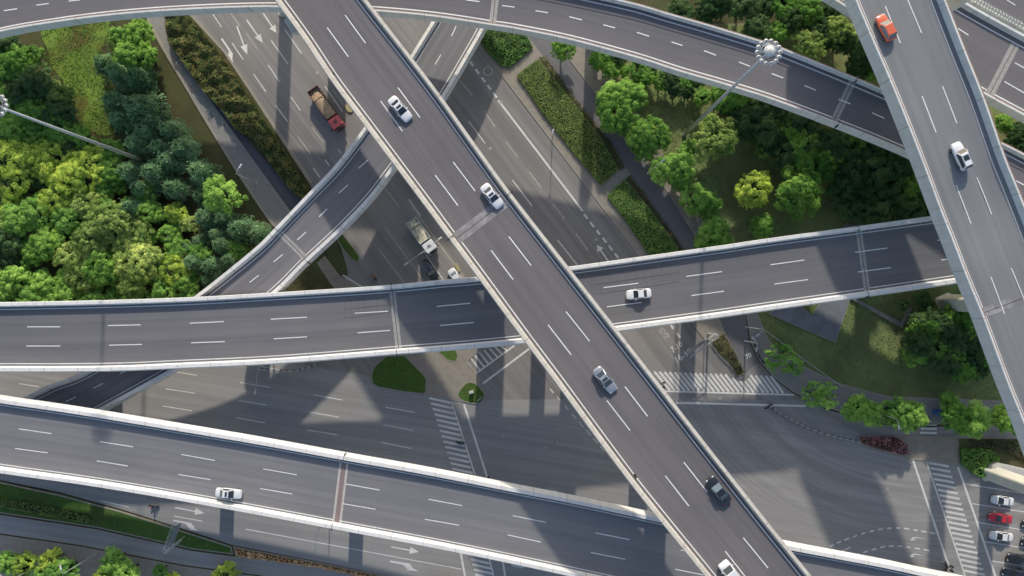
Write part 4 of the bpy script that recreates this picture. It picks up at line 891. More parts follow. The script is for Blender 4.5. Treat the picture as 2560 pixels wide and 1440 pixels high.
def inpoly(poly, x, y):
    c = np.zeros(len(x), bool); j = len(poly) - 1
    for i in range(len(poly)):
        (xi, yi), (xj, yj) = poly[i], poly[j]
        if yi != yj: c ^= ((yi > y) != (yj > y)) & (x < (xj - xi) * (y - yi) / (yj - yi) + xi)
        j = i
    return c
def hedge(name, label, polypx, h, mat, dens=38, size=(.09, .17), bump=.12, cat='hedge', clump=1.2, seed=1, mat2='core'):
    poly = px(polypx); rg = np.random.default_rng(seed); xs = [p[0] for p in poly]; ys = [p[1] for p in poly]
    area = abs(sum(poly[i][0] * poly[(i + 1) % len(poly)][1] - poly[(i + 1) % len(poly)][0] * poly[i][1] for i in range(len(poly)))) / 2
    bb = (max(xs) - min(xs)) * (max(ys) - min(ys)); n = int(bb * dens)
    x = rg.uniform(min(xs), max(xs), n); y = rg.uniform(min(ys), max(ys), n); k = inpoly(poly, x, y); x, y = x[k], y[k]
    z = np.array([h + bump * (mnoise.noise(Vector((a / clump, b / clump, seed))) * 2 + .6 * mnoise.noise(Vector((a * 2.3 / clump, b * 2.3 / clump, seed)))) for a, b in zip(x, y)]) + rg.normal(scale=.05, size=len(x))
    e = .12
    gx = np.array([mnoise.noise(Vector(((a + e) / clump, b / clump, seed))) - mnoise.noise(Vector((a / clump, b / clump, seed))) for a, b in zip(x, y)]) * bump * 2 / e
    gy = np.array([mnoise.noise(Vector((a / clump, (b + e) / clump, seed))) - mnoise.noise(Vector((a / clump, b / clump, seed))) for a, b in zip(x, y)]) * bump * 2 / e
    cen = np.stack([x, y, z], 1); nor = np.stack([-gx, -gy, np.ones(len(x))], 1) + rg.normal(scale=.35, size=(len(x), 3))
    # sides
    sc, sn = [cen], [nor]
    for i in range(len(poly)):
        a, b = np.array(poly[i]), np.array(poly[(i + 1) % len(poly)]); L = np.hypot(*(b - a)); m = int(L * h * dens * .7)
        if m < 1: continue
        t = rg.uniform(0, 1, m); p = a + (b - a) * t[:, None]; nn = np.array([(b - a)[1], -(b - a)[0]]) / max(L, 1e-6)
        sc.append(np.stack([p[:, 0] + rg.normal(scale=.08, size=m), p[:, 1] + rg.normal(scale=.08, size=m), rg.uniform(.05, h, m)], 1)); sn.append(np.stack([np.full(m, nn[0]), np.full(m, nn[1]), np.full(m, .4)], 1) + rg.normal(scale=.6, size=(m, 3)))
    cen = np.concatenate(sc); nor = np.concatenate(sn)
    v = leafquads(cen, nor, rg.uniform(size[0], size[1], len(cen)), rg)
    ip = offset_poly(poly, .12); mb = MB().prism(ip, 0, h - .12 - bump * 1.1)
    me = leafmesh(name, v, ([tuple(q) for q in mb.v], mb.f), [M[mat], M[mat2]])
    o = link(name, me); tagit(o, label, cat); return o
hedge('hedge', 'long clipped green hedge bed between the boulevard kerb and the cycle path', [(1292, 190), (1345, 150), (1440, 268), (1500, 345), (1545, 425), (1501, 464), (1440, 392), (1360, 290)], .75, 'fH', seed=3, bump=.05, size=(.07, .13), dens=60)
hedge('hedge', 'clipped green hedge bed ending against the middle overpass, below the long one', [(1517, 490), (1560, 450), (1620, 520), (1690, 618), (1700, 700), (1668, 690), (1622, 638), (1570, 562)], .75, 'fHg', seed=5, bump=.05, size=(.07, .13), dens=60)
hedge('hedge', 'clipped green hedge bed just below the curved overpass, uppermost of the verge beds', [(1180, 70), (1220, 60), (1300, 60), (1332, 122), (1275, 170), (1250, 165), (1210, 120)], .75, 'fHg', seed=7, bump=.12)
hedge('shrub_border', 'thin brown dry shrub border along the long hedge bed beside the cycle path', [(1347, 146), (1362, 142), (1450, 262), (1530, 362), (1562, 420), (1547, 426), (1500, 343), (1440, 266)], .5, 'fHd', seed=9, cat='shrub border', bump=.2, mat2='ground')
hedge('shrub_border', 'thin brown dry shrub border along the lower hedge bed beside the cycle path', [(1563, 448), (1576, 438), (1650, 540), (1712, 628), (1722, 690), (1705, 700), (1692, 616), (1622, 520)], .5, 'fHd', seed=10, cat='shrub border', bump=.2, mat2='ground')
hedge('hedge', 'broad rusty green hedge between the service road and the boulevard on the left', [(422, 45), (478, 45), (520, 98), (556, 140), (590, 190), (618, 232), (655, 290), (696, 352), (735, 412), (768, 466), (790, 510), (765, 500), (736, 480), (700, 432), (640, 350), (600, 330), (560, 275), (520, 235), (480, 180), (432, 112)], 2.0, 'fHb', dens=42, size=(.13, .25), bump=.55, clump=1.7, seed=11)
hedge('planted_triangle', 'dark planted triangle with mixed shrubs at the end of the verge above the striped crossing', [(1777, 852), (1808, 834), (1830, 872), (1852, 915), (1858, 934), (1842, 938), (1822, 905), (1795, 880)], .7, 'fHd', seed=13, cat='shrub bed', bump=.25, mat2='ground')
hedge('hedge', 'low clipped hedge inside the long green strip at the lower left', [(-60, 1240), (60, 1252), (150, 1270), (222, 1285), (230, 1296), (224, 1304), (150, 1292), (60, 1274), (-60, 1252)], .8, 'fH', seed=15, bump=.08)
hedge('flower_bed_planting', 'red and pink flowering shrubs beside the slip lane crossing', [(2147, 1093), (2200, 1090), (2240, 1092), (2262, 1110), (2272, 1136), (2245, 1134), (2200, 1122), (2155, 1108)], .7, 'flower', seed=17, cat='flower bed', bump=.25)
hedge('flower_bed_planting', 'long mixed red and straw coloured flower bed along the bottom road kerb', [(588, 1370), (800, 1411), (975, 1445), (990, 1455), (800, 1417), (594, 1388)], .55, 'flowerM', seed=19, cat='flower bed', bump=.25)
hedge('hedge', 'short low green hedge touching the bottom overpass parapet at lower right', [(2225, 1408), (2262, 1411), (2300, 1417), (2318, 1424), (2300, 1432), (2230, 1424)], .7, 'fHg', seed=21)
hedge('shrub', 'bright green spreading shrub carpet wrapped round the tip of the white wall end', [(2396, 1118), (2420, 1122), (2440, 1116), (2470, 1124), (2494, 1138), (2490, 1150), (2466, 1158), (2462, 1175), (2450, 1192), (2425, 1178), (2400, 1158)], .9, 'fHg', size=(.12, .24), bump=.4, cat='shrub', seed=33)
hedge('hedge', 'dark shrub strip behind the bright shrub under the right viaduct', [(2420, 1100), (2600, 1104), (2640, 1150), (2560, 1150), (2520, 1130), (2440, 1112)], .9, 'fHd', seed=23, bump=.2)
hedge('shrub_border', 'low rough shrubs on the dark verge beside the ramp and the paved corner', [(700, 740), (780, 665), (830, 720), (850, 735), (760, 760)], .35, 'fHd', dens=18, seed=25, cat='shrub border', bump=.2, mat2='ground')

def turf(label, polypx, mat, dens, z=.16, size=(.07, .16), seed=1, cover=.5):
    """grass tufts nobody could count, growing over a lawn"""
    poly = px(polypx); rg = np.random.default_rng(seed); xs = [p[0] for p in poly]; ys = [p[1] for p in poly]
    n = int((max(xs) - min(xs)) * (max(ys) - min(ys)) * dens); x = rg.uniform(min(xs), max(xs), n); y = rg.uniform(min(ys), max(ys), n)
    k = inpoly(poly, x, y); x, y = x[k], y[k]
    f = np.array([mnoise.noise(Vector((a * .16, b * .16, seed))) + .6 * mnoise.noise(Vector((a * .7, b * .7, seed))) for a, b in zip(x, y)])
    k = f > (rg.uniform(-.9, .6, len(x)) * (1 - cover) - cover * .35); x, y = x[k], y[k]
    cen = np.stack([x, y, np.full(len(x), z) + rg.uniform(.02, .10, len(x))], 1)
    nor = np.array([0, 0, 1.]) + rg.normal(scale=.55, size=(len(x), 3))
    o = link('grass', leafmesh('grass', leafquads(cen, nor, rg.uniform(size[0], size[1], len(x)), rg), None, [M[mat]])); tagit(o, label, 'grass', kind='stuff')
turf('rough sunlit grass in the clearing beside the wood', [(95, 45), (290, 35), (272, 130), (285, 260), (310, 335), (265, 350), (200, 315), (160, 230), (115, 170)], 'turfM', 16, .04, (.10, .22), 3, .45)
turf('mown grass on the long green strip', [(0, 1208), (150, 1240), (300, 1280), (440, 1325), (576, 1368), (580, 1383), (480, 1369), (240, 1315), (0, 1279)], 'turfB', 26, .15, (.06, .13), 4, .6)
turf('grass on the large triangular traffic island', [(931, 932), (960, 897), (1010, 890), (1063, 942), (1063, 982), (935, 962)], 'turfB', 28, .17, (.06, .13), 5, .6)
turf('grass on the small round traffic island', [(1145, 992), (1150, 975), (1169, 956), (1186, 958), (1210, 984), (1207, 998), (1196, 1007), (1168, 1005)], 'turfB', 28, .18, (.06, .13), 6, .6)
turf('dry patchy grass on the curved right lawn', [(1895, 785), (1925, 850), (1965, 893), (2100, 957), (2220, 989), (2560, 1002), (2560, 760), (2200, 690), (2000, 720)], 'turfL', 12, .15, (.09, .20), 7, .35)
turf('shaded grass between the cycle path and the wood', [(1545, 205), (1640, 190), (1850, 250), (1950, 420), (2000, 600), (1800, 640), (1700, 470)], 'turfL', 9, .15, (.09, .20), 8, .3)

# ------------------------------------------------------------------ vehicles
def car(name, label, pos, head, L=4.6, Wd=1.82, Ht=1.45, paint='carwhite', kind='sedan', cat='car', group=None, sunroof=False, glass='glass'):
    r = empty(name, pos, head, label=label, cat=cat, group=group); hl, hw = L / 2, Wd / 2
    van = kind == 'van'; suv = kind in ('suv', 'van')
    zb, zh = .28, (.92 if not suv else 1.05)
    # lower body: lofted rings, front is +x
    st = [(-hl, .70, .45, zh * .86), (-hl + .12, .86, .30, zh * .97), (-hl + .5, .97, zb, zh), (-hl * .35, 1.0, zb, zh + .02), (hl * .25, 1.0, zb, zh + .01), (hl * .62, .98, zb, zh * .93), (hl - .35, .92, zb, zh * .85), (hl - .1, .78, .32, zh * .74), (hl, .60, .42, zh * .62)]
    if van: st = [(-hl, .90, .4, 1.0), (-hl + .1, .98, .3, 1.1), (-hl + .5, 1, zb, 1.15), (0, 1, zb, 1.15), (hl * .7, 1, zb, 1.1), (hl - .3, .96, zb, .98), (hl - .05, .85, .35, .8), (hl, .75, .45, .7)]
    v = []; f = []; n = 14
    for x, w, z0, z1 in st:
        zc_, hz = (z0 + z1) / 2, (z1 - z0) / 2
        for i in range(n):
            t = 2 * math.pi * (i + .5) / n; cx, sx = math.cos(t), math.sin(t)
            v.append((x, hw * w * math.copysign(abs(cx) ** .45, cx), zc_ + hz * math.copysign(abs(sx) ** .55, sx)))
    for k in range(len(st) - 1):
        for i in range(n): f.append((k * n + i, k * n + (i + 1) % n, (k + 1) * n + (i + 1) % n, (k + 1) * n + i))
    f += [tuple(range(n - 1, -1, -1)), tuple(range((len(st) - 1) * n, len(st) * n))]
    me = mesh('body', v, f, smooth=True); bm = bmesh.new(); bm.from_mesh(me); bmesh.ops.recalc_face_normals(bm, faces=bm.faces); bm.to_mesh(me); bm.free()
    body = link('body', me, M[paint], r)
    # cabin frustum
    if van: xb0, xb1, xt0, xt1 = -hl + .12, hl - .75, -hl + .22, hl - 1.45
    elif suv: xb0, xb1, xt0, xt1 = -hl + .15, hl * .42, -hl + .55, hl * .12
    elif kind == 'hatch': xb0, xb1, xt0, xt1 = -hl + .2, hl * .45, -hl + .75, hl * .08
    else: xb0, xb1, xt0, xt1 = -hl * .66, hl * .45, -hl * .32, hl * .06
    wb, wt = hw * .93, hw * (.76 if not van else .86); z0, z1 = zh - .08, Ht
    def quad3(x0, x1, w, z, crown=0): return [(x0, -w, z), (x1, -w * .97, z - crown), (x1, w * .97, z - crown), (x0, w, z)]
    lo, hi = quad3(xb0, xb1, wb, z0), quad3(xt0, xt1, wt, z1)
    cb = MB().add(lo + hi, [(3, 2, 1, 0), (4, 5, 6, 7), (0, 1, 5, 4), (1, 2, 6, 5), (2, 3, 7, 6), (3, 0, 4, 7)])
    o = cb.build('roof', M[paint], r, bevel=.09)
    def pane(nm, idx, ins, out, mt=None):
        P = [Vector((lo + hi)[i]) for i in idx]; c = sum(P, Vector()) / 4; nn = (P[1] - P[0]).cross(P[3] - P[0]).normalized()
        if nn.dot(c - Vector(((xb0 + xb1) / 2, 0, (z0 + z1) / 2))) < 0: nn = -nn
        Q = [c + (p - c) * ins + nn * out for p in P]; th = -nn * .03
        MB().add(Q + [q + th for q in Q], [(0, 1, 2, 3), (7, 6, 5, 4), (0, 4, 5, 1), (1, 5, 6, 2), (2, 6, 7, 3), (3, 7, 4, 0)]).build(nm, mt or M[glass], r)
    pane('windshield', (1, 2, 6, 5), .86, .02); pane('rear_window', (3, 0, 4, 7), .82, .02)
    pane('side_window', (0, 1, 5, 4), .84, .02); pane('side_window', (2, 3, 7, 6), .84, .02)
    if sunroof: MB().box(((xt0 + xt1) / 2 + (xt1 - xt0) * .12, 0, z1 + .012), ((xt1 - xt0) * .42, wt * 1.3, .03)).build('sunroof', M['glass'], r)
    for sx in (-1, 1):
        for sy in (-1, 1):
            wx = sx * L * .305; w = MB().tube((wx, sy * (hw - .22), .33), (wx, sy * (hw + .0), .33), .33, n=14).build('wheel', M['dark'], r)
            MB().tube((wx, sy * (hw - .01), .33), (wx, sy * (hw + .015), .33), .2, n=10).build('rim', M['rim'], w)
    for sy in (-1, 1):
        MB().box((hl - .18, sy * hw * .62, zh * .70), (.22, .34, .12), ry=.35).build('headlight', M['lens'], r, bevel=.03)
        MB().box((-hl + .09, sy * hw * .66, zh * .82), (.14, .34, .13)).build('taillight', M['tail'], r, bevel=.03)
        MB().box((xb1 - .35, sy * (hw + .07), zh + .05), (.14, .2, .13)).build('mirror', M[paint], r, bevel=.03)
    if suv and not van:
        for sy in (-1, 1): MB().box(((xt0 + xt1) / 2, sy * wt * .9, z1 + .04), ((xt1 - xt0) * .85, .05, .05)).build('roof_rail', M['rim'], r)
    if van: MB().box((-hl * .35, 0, Ht + .02), (.28, wt * 1.45, .04)).build('roof_vent', M['dark'], r)
    return r
def oncar(br, x, y): 
    z = br.zat(x, y); p = W(x, y, z + .8); p.z = z + .01; return p
def gcar(x, y): p = W(x, y, .8); p.z = 0; return p
car('car', 'white saloon car on the diagonal viaduct between two lane lines near the top', oncar(A, 1000, 272), ang(53, 62), L=4.7, paint='carwhite', sunroof=True)
car('car', 'white saloon car on the diagonal viaduct beside the pinkish expansion joint', oncar(A, 1230, 490), ang(48, 60), L=4.5, paint='carwhite', sunroof=True)
car('car', 'silver grey saloon car on the lower half of the diagonal viaduct', oncar(A, 1513, 950), ang(50, 62), L=4.7, paint='carsilver', sunroof=True)
car('car', 'black saloon car near the lower end of the diagonal viaduct', oncar(A, 1797, 1226), ang(-50, -64), L=4.8, paint='carblack', glass='glassL')
car('van', 'white van cut by the bottom edge on the diagonal viaduct', oncar(A, 1832, 1440), ang(-52, -66), L=5.2, Wd=1.9, Ht=2.0, paint='carwhite', kind='van', cat='van')
car('car', 'white saloon car heading left on the middle overpass', oncar(E, 1597, 735), ang(-65, 6), L=4.5, paint='carwhite')
car('car', 'white saloon car in the lower lane of the bottom left overpass', oncar(Fb, 571, 1234), ang(70, 7), L=4.8, paint='carwhite', sunroof=True)
car('car', 'orange-red hatchback at the top of the right viaduct', oncar(B, 2216, 68), ang(-36, -72), L=4.4, Ht=1.55, paint='carorange', kind='hatch', glass='glassL')
car('car', 'white sport utility car with dark sunroof on the right viaduct', oncar(B, 2404, 390), ang(-34, -74), L=4.6, Ht=1.65, paint='carwhite', kind='suv', sunroof=True)
car('car', 'white car waiting at the right stop line, nearest the white wall', gcar(2507, 1252), ang(-60, -8), L=4.5, paint='carwhite', glass='glass')
car('car', 'bright red car waiting between two white cars at the right stop line', gcar(2502, 1296), ang(-60, -8), L=4.7, paint='carred')
car('car', 'white car waiting below the red car at the right stop line', gcar(2504, 1341), ang(-60, -8), L=4.7, paint='carwhite')
car('car', 'black sport utility car waiting at right, upper of the two near the bottom corner', gcar(2548, 1397), ang(-60, -8), L=4.8, Ht=1.75, paint='carblack', kind='suv')
car('car', 'black sport utility car waiting in the bottom right corner, lowest in its queue', gcar(2536, 1432), ang(-60, -8), L=4.9, Ht=1.75, paint='carblack', kind='suv')
car('car', 'black car whose nose just enters the right edge behind the red car', gcar(2585, 1312), ang(-60, -8), L=4.6, paint='carblack')
car('car', 'black car whose nose just enters the right edge behind the lower white car', gcar(2583, 1357), ang(-60, -8), L=4.6, paint='carblack')
car('car', 'black sport utility car on the boulevard just above the middle overpass', gcar(1074, 676), ang(38, 50), L=4.8, Wd=1.9, Ht=1.7, paint='carblack', kind='suv')
car('car', 'white car half hidden under the upper edge of the middle overpass', gcar(1142, 696), ang(36, 48), L=4.6, paint='carwhite', glass='glassL')
def truck(name, label, pos, head, L, cabm, bedm, load, loadz, Wd=2.5, bedh=1.3):
    r = empty(name, pos, head, label=label, cat='truck'); hl = L / 2; cabL = 2.1
    MB().box((0, 0, .75), (L - .4, .9, .3)).build('chassis', M['dark'], r)
    cab = MB().box((hl - cabL / 2 - .05, 0, 1.75), (cabL, Wd * .96, 2.2)).build('cab', M[cabm], r, bevel=.16)
    MB().box((hl - .02, 0, 2.15), (.12, Wd * .82, .85), ry=-.12).build('windshield', M['glass'], r)
    MB().box((hl - cabL / 2 - .1, 0, 2.88), (.6, .7, .06)).build('roof_hatch', M['bed'] if cabm == 'truckred' else M['rim'], r, bevel=.02)
    for sy in (-1, 1):
        MB().box((hl - .35, sy * (Wd / 2 + .22), 2.1), (.15, .3, .5)).build('mirror', M['dark'], r)
        MB().box((hl - .02, sy * Wd * .36, 1.0), (.12, .4, .22)).build('headlight', M['lens'], r)
        MB().box((hl - cabL * .6, sy * (Wd * .48), 2.15), (.9, .06, .7)).build('side_window', M['glass'], r)
    MB().box((hl - .0, 0, .85), (.16, Wd * .9, .45)).build('bumper', M['dark'], r)
    bl = L - cabL - .45; bx = -hl + bl / 2; z0 = 1.15; t = .09; mb = MB()
    mb.box((bx, 0, z0), (bl, Wd, .12))
    for sy in (-1, 1): mb.box((bx, sy * (Wd / 2 - t / 2), z0 + bedh / 2 + .06), (bl, t, bedh))
    for sx in (-1, 1): mb.box((bx + sx * (bl / 2 - t / 2), 0, z0 + bedh / 2 + .06), (t, Wd - 2 * t - .004, bedh + .1))
    mb.build('dump_bed', M[bedm], r)
    rib = MB()
    for k in range(7):
        for sy in (-1, 1): rib.box((bx - bl / 2 + (k + .5) * bl / 7, sy * (Wd / 2 + .04), z0 + bedh / 2 + .06), (.12, .08, bedh))
    rib.build('bed_ribs', M[bedm], r)
    cr = MB(); cr.box((bx - bl * .15, 0, z0 + bedh + .12), (.1, Wd, .08)); cr.build('crossbar', M['dark'], r)
    gx, gy = 16, 8; v = []; f = []
    for i in range(gx):
        for j in range(gy):
            x = bx - bl / 2 + t + (bl - 2 * t) * i / (gx - 1); y = (-Wd / 2 + t) + (Wd - 2 * t) * j / (gy - 1)
            u = i / (gx - 1); hh = loadz(u) * (1 - .25 * (2 * j / (gy - 1) - 1) ** 2) + .12 * mnoise.noise(Vector((x * 2, y * 2, L)))
            v.append((x, y, z0 + .1 + max(.02, hh)))
    for i in range(gx - 1):
        for j in range(gy - 1): f.append((i * gy + j, (i + 1) * gy + j, (i + 1) * gy + j + 1, i * gy + j + 1))
    link('load', mesh('load', v, f, smooth=True), M[load], r)
    for x in (hl - 1.1, -hl + 1.0, -hl + 2.3):
        for sy in (-1, 1):
            w = MB().tube((x, sy * (Wd / 2 - .42), .5), (x, sy * (Wd / 2 - .04), .5), .5, n=16).build('wheel', M['dark'], r)
            MB().tube((x, sy * (Wd / 2 - .05), .5), (x, sy * (Wd / 2 - .01), .5), .26, n=10).build('rim', M['rim'], w)
    return r
def gtruck(x, y, z=1.8): p = W(x, y, z); p.z = 0; return p
truck('dump_truck', 'red-cabbed dump truck carrying sand on the upper left boulevard', gtruck(816, 272), ang(62, 88), 9.4, 'truckred', 'bed', 'sand', lambda u: .55 + .85 * min(1, u * 2.6))
truck('dump_truck', 'white-cabbed truck with a pale bed of rubble beside the diagonal viaduct', gtruck(1055, 590), ang(48, 66), 7.6, 'carwhite', 'bedpale', 'rubble', lambda u: 1.0 + .45 * math.sin(u * 3.1) ** 2)
truck('flatbed_truck', 'grey-backed truck cut by the bottom edge near the lower crosswalk', gtruck(1118, 1470), ang(60, 12), 7.4, 'carwhite', 'bed', 'sand', lambda u: .3)

# ------------------------------------------------------------------ riders
def skinned(name, joints, edges, radii, mat, parent, loc=(0, 0, 0)):
    me = bpy.data.meshes.new(name); me.from_pydata(joints, edges, [])
    o = link(name, me, mat, parent); o.location = loc
    sk = o.modifiers.new('skin', 'SKIN'); 
    for i, rr in enumerate(radii): me.skin_vertices[0].data[i].radius = (rr, rr)
    me.skin_vertices[0].data[0].use_root = True
    ss = o.modifiers.new('sub', 'SUBSURF'); ss.levels = 1; ss.render_levels = 1
    return o
def motorbike(label, x, y, head, body='navy'):
    p = W(x, y, .7); p.z = .01
    r = empty('motorbike', p, head, label=label, cat='motorbike')
    for wx in (-.62, .62):
        w = MB().tube((wx, -.06, .3), (wx, .06, .3), .3, n=16).build('wheel', M['dark'], r); MB().tube((wx, -.07, .3), (wx, .07, .3), .17, n=10).build('rim', M['rim'], w)
    MB().box((-.05, 0, .42), (.9, .26, .3)).box((-.35, 0, .62), (.6, .28, .2)).build('frame', M['carsilver'], r, bevel=.05)
    MB().box((-.3, 0, .76), (.7, .26, .1)).build('seat', M['dark'], r, bevel=.03)
    MB().tube((.45, 0, .45), (.36, 0, 1.0), .05).tube((.36, -.34, 1.02), (.36, .34, 1.02), .022).build('handlebar', M['dark'], r)
    MB().box((.5, 0, .75), (.14, .3, .45), ry=-.3).build('front_fairing', M[body], r, bevel=.04)
    MB().box((-.72, 0, .85), (.3, .34, .28)).build('top_box', M['dark'], r, bevel=.04)
    return r
def rider(label, x, y, head, jacket='navy', hel='helmet'):
    p = W(x, y, .7); p.z = .01
    r = empty('person', p, head, label=label, cat='person')
    J = [(-.25, 0, .88), (-.2, 0, 1.1), (-.1, 0, 1.34), (-.05, 0, 1.48), (-.08, -.19, 1.36), (-.08, .19, 1.36), (.1, -.27, 1.16), (.1, .27, 1.16), (.32, -.27, 1.08), (.32, .27, 1.08),
         (-.2, -.13, .84), (-.2, .13, .84), (.2, -.2, .78), (.2, .2, .78), (.08, -.2, .42), (.08, .2, .42), (.2, -.2, .36), (.2, .2, .36)]
    Ed = [(0, 1), (1, 2), (2, 3), (2, 4), (2, 5), (4, 6), (5, 7), (6, 8), (7, 9), (0, 10), (0, 11), (10, 12), (11, 13), (12, 14), (13, 15), (14, 16), (15, 17)]
    rad = [.15, .15, .15, .055, .075, .075, .05, .05, .035, .035, .11, .11, .085, .085, .055, .055, .05, .05]
    skinned('body', J, Ed, rad, M[jacket], r)
    MB().lathe([(.04, -.13), (.085, -.06), (.095, .03), (.07, .1), (.02, .12)], (0, 0, 1.62), 12).build('head', M['skin'], r, smooth=True)
    MB().lathe([(.125, -.05), (.14, .03), (.12, .1), (.06, .15), (.01, .16)], (-.02, 0, 1.64), 14).build('helmet', M[hel], r, smooth=True)
    for sy in (-1, 1):
        h = MB()
        h.box((.36, sy * .27, 1.065), (.09, .07, .03))
        for k in range(4): h.tube((.39, sy * (.24 + .018 * k), 1.065), (.44 - .004 * k, sy * (.24 + .018 * k), 1.04), .009, n=5)
        h.tube((.35, sy * .235, 1.06), (.38, sy * .21, 1.045), .01, n=5); h.build('hand', M['skin'], r)
    return r
for lab, x, y, dx, dy, jk, he in (('left of the waiting black car', 935, 692, -30, -40, 'brown', 'helmet'), ('beside the long green strip', 384, 1265, 60, 10, 'navy', 'carred'),
        ('on the lower footpath beside leafy trees', 549, 1416, 50, -30, 'navy', 'carsilver'), ('where the slip lane railing begins', 1922, 1016, -40, 30, 'navy', 'lampw'),
        ('on the long right stop line', 2366, 1416, 5, -30, 'navy', 'lampw'), ('on the zebra beside the round island', 1151, 1106, 60, 12, 'navy', 'navy'), ('beneath the slip lane street trees', 2322, 1052, 50, 0, 'carsilver', 'lampw')):
    motorbike('small motorbike ' + lab, x, y, ang(dx, dy), jk); rider({'brown': 'rider in a brown jacket', 'navy': 'rider in dark clothes', 'carsilver': 'rider in pale clothes'}[jk] + ' on the motorbike ' + lab, x, y, ang(dx, dy), jk, he)

# ------------------------------------------------------------------ lamp masts, lamps, gantries, railings
def mast(label, gx, gy, h=47.3):
    g = W(gx, gy, 0); r = empty('lamp_mast', g, label=label, cat='lamp mast')
    MB().lathe([(.62, 0), (.62, .08), (.42, .12), (.40, 2.0)], n=14).build('base', M['mast'], r)
    MB().tube((0, 0, 1.9), (0, 0, h - .5), .40, .17, 14).build('pole', M['mast'], r, smooth=True)
    MB().lathe([(.2, -.5), (.75, -.3), (.85, .0), (.6, .25), (.1, .4)], (0, 0, h), 16).build('hub', M['lampw'], r, smooth=True)
    fr = MB(); n = 28
    for rr in (1.1,):
        for i in range(n):
            t0, t1 = 2 * math.pi * i / n, 2 * math.pi * (i + 1) / n
            fr.tube((rr * math.cos(t0), rr * math.sin(t0), h - .35), (rr * math.cos(t1), rr * math.sin(t1), h - .35), .04, n=5)
    for k in range(6): t = math.pi * k / 3; fr.tube((.4 * math.cos(t), .4 * math.sin(t), h - .35), (1.1 * math.cos(t), 1.1 * math.sin(t), h - .35), .04, n=5)
    fr.build('ring_frame', M['mast'], r)
    for k in range(14):
        t = 2 * math.pi * k / 14; c = (1.55 * math.cos(t), 1.55 * math.sin(t), h - .3)
        L_ = MB().lathe([(.30, -.22), (.34, -.1), (.26, .06), (.1, .14)], c, 12).build('floodlight', M['lampw'], r, smooth=True)
        MB().lathe([(.12, .13), (.11, .2), (.03, .24)], c, 8).build('ballast_cap', M['lampglass'], L_)
    return r
mast('tall floodlight mast crossing in front of the curved overpass on the right', 1710, 338, 47.3)
mast('tall floodlight mast whose lamp ring is cut by the left edge above the wood', 380, 410, 42.5)
def lamp(label, base, top, head, h=10, second=None):
    """pole from base to top; arm from the pole's top to the lamp head"""
    g = W(*base, 0); r = empty('street_lamp', g, label=label, cat='street lamp'); q = lambda x, y, z: W(x, y, z) - g
    t = q(*top, h); t = Vector((0, 0, h))
    MB().lathe([(.2, 0), (.2, .05), (.11, .1)], n=10).tube((0, 0, .05), (0, 0, h), .10, .06, 8).build('pole', M['railw'], r)
    for hd in [head] + ([second] if second else []):
        e = q(*hd, h + .3); e.z = h + .35; m = (t + e) / 2; m.z = h + .45
        MB().tube(t, m, .05, .045, 6).tube(m, e, .045, .04, 6).build('arm', M['railw'], r)
        a = math.atan2((e - t).y, (e - t).x); o = MB().box((e.x, e.y, e.z), (.9, .32, .14), rz=a).build('lamp_head', M['lampw'], r, bevel=.05)
    return r
def radial(x, y, h): return (NX + (x - NX) * (H - h) / H, NY + (y - NY) * (H - h) / H)
lamp('curved street lamp standing on the grey service path at left', (640, 457), (590, 432), (601, 415), 10)
lamp('double-armed street lamp spanning the boulevard beside the white-cabbed truck', radial(1060, 628, 10), (1060, 628), (1015, 660), 10, (1100, 596))
lamp('street lamp rising from the trees right of the cycle path', radial(1642, 412, 9), (1642, 412), (1658, 402), 9)
lamp('short lamp at the kerb edge of the long clipped hedge bed', radial(1385, 322, 6), (1385, 322), (1382, 330), 6)
lamp('street lamp leaning out beside the planted triangle near the curved lawn kerb', radial(1909, 823, 10), (1909, 823), (1894, 838), 10)
lamp('twin-headed lamp post at the corner pavement right of the planted triangle', radial(1893, 858, 7), (1893, 858), (1883, 846), 7, (1891, 874))
lamp('street lamp between the leafy street trees on the slip lane', radial(2241, 1047, 9), (2241, 1047), (2247, 1068), 9)
lamp('street lamp in the planting bed at the bottom left corner', (240, 1385), (161, 1433), (152, 1418), 10)
lamp('street lamp beside the bottom road left of its turn arrow', radial(797, 1322, 8), (797, 1322), (787, 1378), 8)
lamp('street lamp on the far bottom left edge behind the yellow-green trees', radial(20, 1455, 9), (20, 1455), (2, 1440), 9)
lamp('slender lamp over the junction lanes left of the big lit patch', radial(649, 905, 8), (649, 905), (638, 980), 8)
def post(name, label, x, y, h, arm=None, cat='post'):
    g = W(x, y, 0); r = empty(name, g, label=label, cat=cat); MB().tube((0, 0, 0), (0, 0, h), .09, .06, 8).build('pole', M['railw'], r)
    MB().box((0, 0, h + .1), (.3, .2, .22)).build('camera_housing', M['lampw'], r); return r
post('camera_pole', 'white camera pole on the green strip beside the sign gantry at lower left', 463, 1340, 5, cat='pole')
post('camera_pole', 'slim pole at the kerb below the sign gantry near the planted triangle', 1761, 846, 5.5, cat='pole')
